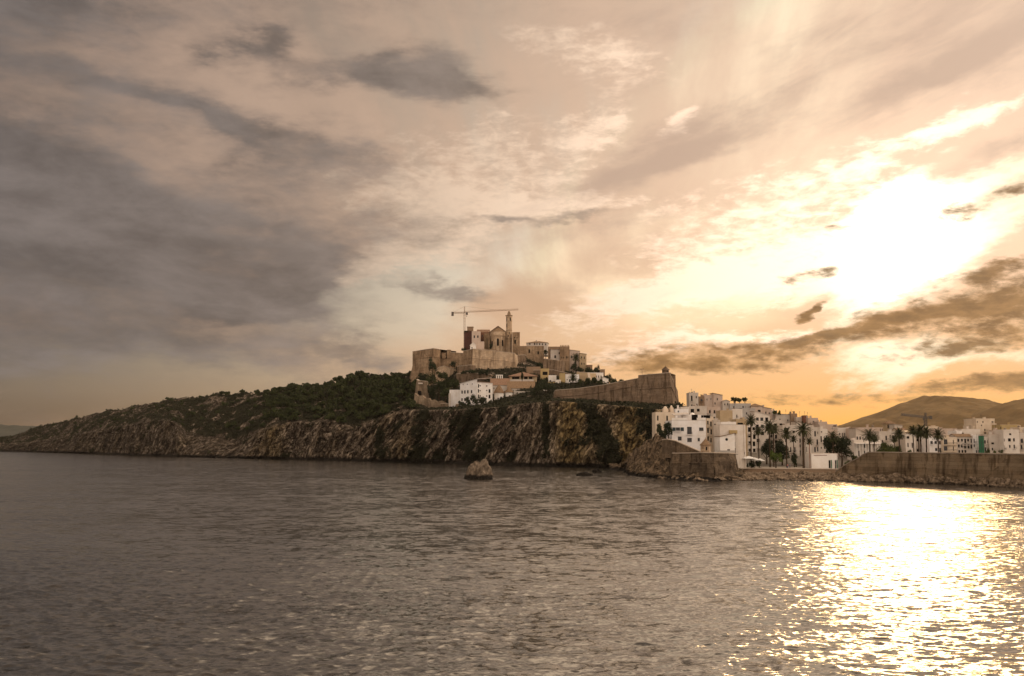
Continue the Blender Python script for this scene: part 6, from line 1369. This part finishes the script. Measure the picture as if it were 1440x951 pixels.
def palm(label, px, pyt, pyb, Y, s=1.0, thick=.26, kind=0, lean=0.0):
    b = at(px, pyb, Y); zt = at(px, pyt, Y).z; root = empty('palm_tree', b); tag(root, label, 'palm tree', 'palms')
    h = zt - b.z - 1.5 * s; rg = random.Random(int(px)); top = Vector((lean, 0, h))
    mb = MB(); n = 12; pts = [Vector((lean * (k / n) ** 2 + rg.uniform(-.03, .03), 0, -1 + (h + 1) * k / n)) for k in range(n + 1)]
    mb.tube(pts, [thick * (1.25 - .35 * min(1, k / 3) + (.12 if k % 2 else 0)) for k in range(n + 1)], 8); mb.lathe([(thick * .9, h - 1.2 * s), (thick * 1.9, h - .45 * s), (thick * 1.6, h + .1)], (lean, 0), 9); mb.build('trunk', M['bark'], root)
    c = link('crown', PALM[kind], root); c.location = top; c.scale = (s, s, s); c.rotation_euler = (0, 0, rg.uniform(0, 6.28))
for a in [('tallest palm on the promenade beside the tall white gabled house', 1056.6, 586.6, 661, 378, 1.0, .27, 0, .3), ('slender palm second from the tall white gabled house', 1067.8, 601.6, 661, 380, .92, .22, 2, -.2), ('bushy palm with the fullest crown left of the broad white house', 1083.2, 594.6, 660, 384, 1.2, .30, 1, 0), ('palm almost merged with the fullest crowned palm', 1088.4, 600, 660, 390, 1.0, .24, 2, .3),
          ('palm with pale drooping leaves under the dark double window', 1106.6, 604.8, 660, 380, 1.05, .25, 0, .2), ('thick trunked palm right of the middle of the promenade', 1130.4, 597.6, 661, 373, 1.22, .42, 1, .1), ('thin low palm between the drooping palm and the thick trunked palm', 1117, 614, 660, 384, .75, .17, 2, 0), ('little palm crown leaning over the kiosk beside the reddish pole', 1138.6, 617.4, 659, 388, .7, .16, 0, .2),
          ('palm growing out of the dark round tree by the kiosk', 1172.4, 609.4, 655, 388, 1.05, .25, 1, 0), ('left palm of the pair before the blank grey wall', 1223.6, 606.6, 650, 372, 1.1, .26, 1, 0), ('right palm of the pair before the blank grey wall', 1229.6, 612.4, 650, 376, .85, .22, 2, .3), ('short palm left of the glowing awning', 1265.6, 605.4, 650, 366, 1.0, .25, 0, 0), ('small shaggy palm behind the hedge end', 1258.6, 613.6, 650, 376, .75, .2, 2, 0),
          ('slim tall palm at the left of the cluster behind the sea wall', 1286, 600.8, 650, 372, .95, .2, 2, -.2), ('highest palm in the middle of the cluster behind the sea wall', 1296, 600.6, 650, 366, 1.1, .26, 1, 0), ('palm at the right of the cluster behind the sea wall', 1303.4, 603.4, 650, 364, 1.05, .26, 0, .2), ('lower palm tucked into the cluster behind the sea wall', 1292.8, 606.4, 650, 370, .85, .22, 2, .1), ('single palm standing free right of the palm cluster', 1320.4, 606.2, 650, 360, 1.02, .24, 0, .1),
          ('dark palm on the ridge in front of the ochre brown house', 810, 499.2, 528, 690, 1.35, .35, 1, 0), ('small palm in front of the white cube house above the long bastion', 806, 527.6, 549, 620, 1.2, .28, 0, 0)]: palm(*a)

# ------------------------------------------------------------------ promenade life
def parasol(label, px, pyt, Y, r):
    p = at(px, pyt, Y); root = empty('parasol', (p.x, Y, 3.1)); h = p.z - 3.1; tag(root, label, 'parasol', 'parasols')
    mb = MB(); mb.lathe([(r, h - .95), (r * .98, h - .82), (r * .5, h - .35), (.08, h)], n=8); mb.build('canopy', M['canvas'], root)
    mb = MB(); mb.tube([(0, 0, 0), (0, 0, h - .4)], .05, 6); mb.build('pole', M['frame'], root)
    mb = MB(); mb.lathe([(.35, 0), (.35, .1), (.08, .16)], n=10); mb.build('base', M['concrete'], root)
parasol('large white parasol nearest the tall white gabled house', 1052.6, 641.4, 374, 2.6); parasol('white parasol in the middle below the slender palm', 1061, 643.6, 376, 2.3); parasol('white parasol furthest from the gabled house', 1068.6, 644.8, 378, 1.9)
def person(label, px, Y, shirt, trouser, step=.0, rz=0.0):
    x = (px - CX) / F * Y; root = empty('person', (x, Y, 3.1), rz); tag(root, label, 'person')
    J = {'pel': (0, 0, .95, .14), 'che': (0, .01, 1.30, .16), 'nec': (0, 0, 1.48, .06), 'hea': (0, -.02, 1.62, .10), 'top': (0, -.01, 1.72, .07)}
    for s, sg in (('l', -1), ('r', 1)):
        J['hip' + s] = (sg * .09, 0, .90, .10); J['kne' + s] = (sg * .10, sg * -.10 * step, .50, .065); J['ank' + s] = (sg * .10, sg * -.18 * step + .02, .08, .045); J['toe' + s] = (sg * .11, sg * -.18 * step - .12, .04, .035)
        J['sho' + s] = (sg * .19, 0, 1.40, .065); J['elb' + s] = (sg * .25, sg * .06 * step + .02, 1.12, .045); J['wri' + s] = (sg * .25, sg * .12 * step - .06, .88, .032); J['han' + s] = (sg * .25, sg * .13 * step - .08, .78, .03)
    names = list(J); E = [('pel', 'che'), ('che', 'nec'), ('nec', 'hea'), ('hea', 'top')] + sum([[('pel', 'hip' + s), ('hip' + s, 'kne' + s), ('kne' + s, 'ank' + s), ('ank' + s, 'toe' + s), ('che', 'sho' + s), ('sho' + s, 'elb' + s), ('elb' + s, 'wri' + s), ('wri' + s, 'han' + s)] for s in 'lr'], [])
    me = bpy.data.meshes.new('body'); me.from_pydata([J[n][:3] for n in names], [(names.index(a), names.index(b)) for a, b in E], [])
    o = link('body', me, root, flat_mat('skin_and_' + shirt[0], (.35, .22, .15)))
    o.modifiers.new('Skin', 'SKIN')
    for i, n in enumerate(names): me.skin_vertices[0].data[i].radius = (J[n][3],) * 2
    me.skin_vertices[0].data[0].use_root = True
    md = o.modifiers.new('Sub', 'SUBSURF'); md.levels = md.render_levels = 1
    mb = MB(); mb.lathe([(.19, .88), (.18, 1.1), (.21, 1.36), (.10, 1.46)], n=12); mb.build('shirt', flat_mat(*shirt), root)
    for sg in (-1, 1): mb = MB(); k = -.10 * step * sg; mb.tube([(sg * .09, 0, .95), (sg * .10, k, .5), (sg * .10, k * 1.8 + .02, .12)], [.125, .09, .075], 9); mb.build('trouser_leg', flat_mat(*trouser), root)
    mb = MB(); mb.lathe([(.112, 1.62), (.115, 1.68), (.07, 1.745), (.01, 1.76)], (0, .02), 10); mb.build('hair', flat_mat('hair', (.03, .02, .015)), root)
person('person in a dark top standing by the dark kiosk doors', 1171.4, 366, ('dark_shirt', (.03, .03, .035)), ('dark_trousers', (.03, .03, .04)), .3, .4)
person('person in a pink shirt walking on the promenade near the bright green tree', 1104.4, 368, ('pink_shirt', (.55, .16, .16)), ('blue_jeans', (.06, .08, .16)), 1.0, 1.2)
person('person in a blue grey shirt walking beside the one in pink', 1107.8, 369, ('blue_shirt', (.12, .16, .28)), ('grey_trousers', (.12, .11, .10)), .8, 1.4)

# ------------------------------------------------------------------ the evening air
def build_haze():
    mb = MB(); mb.box(-5200, 6500, -400, 6600, -9, 330); m = bpy.data.materials.new('evening_haze'); m.use_nodes = True; t = m.node_tree; t.nodes.clear()
    v = t.nodes.new('ShaderNodeVolumePrincipled'); v.inputs['Color'].default_value = (.95, .86, .74, 1); v.inputs['Density'].default_value = 2.2e-5; v.inputs['Anisotropy'].default_value = .35
    o = t.nodes.new('ShaderNodeOutputMaterial'); t.links.new(v.outputs[0], o.inputs['Volume'])
    tag(mb.build('haze', m), kind='stuff')
build_haze()
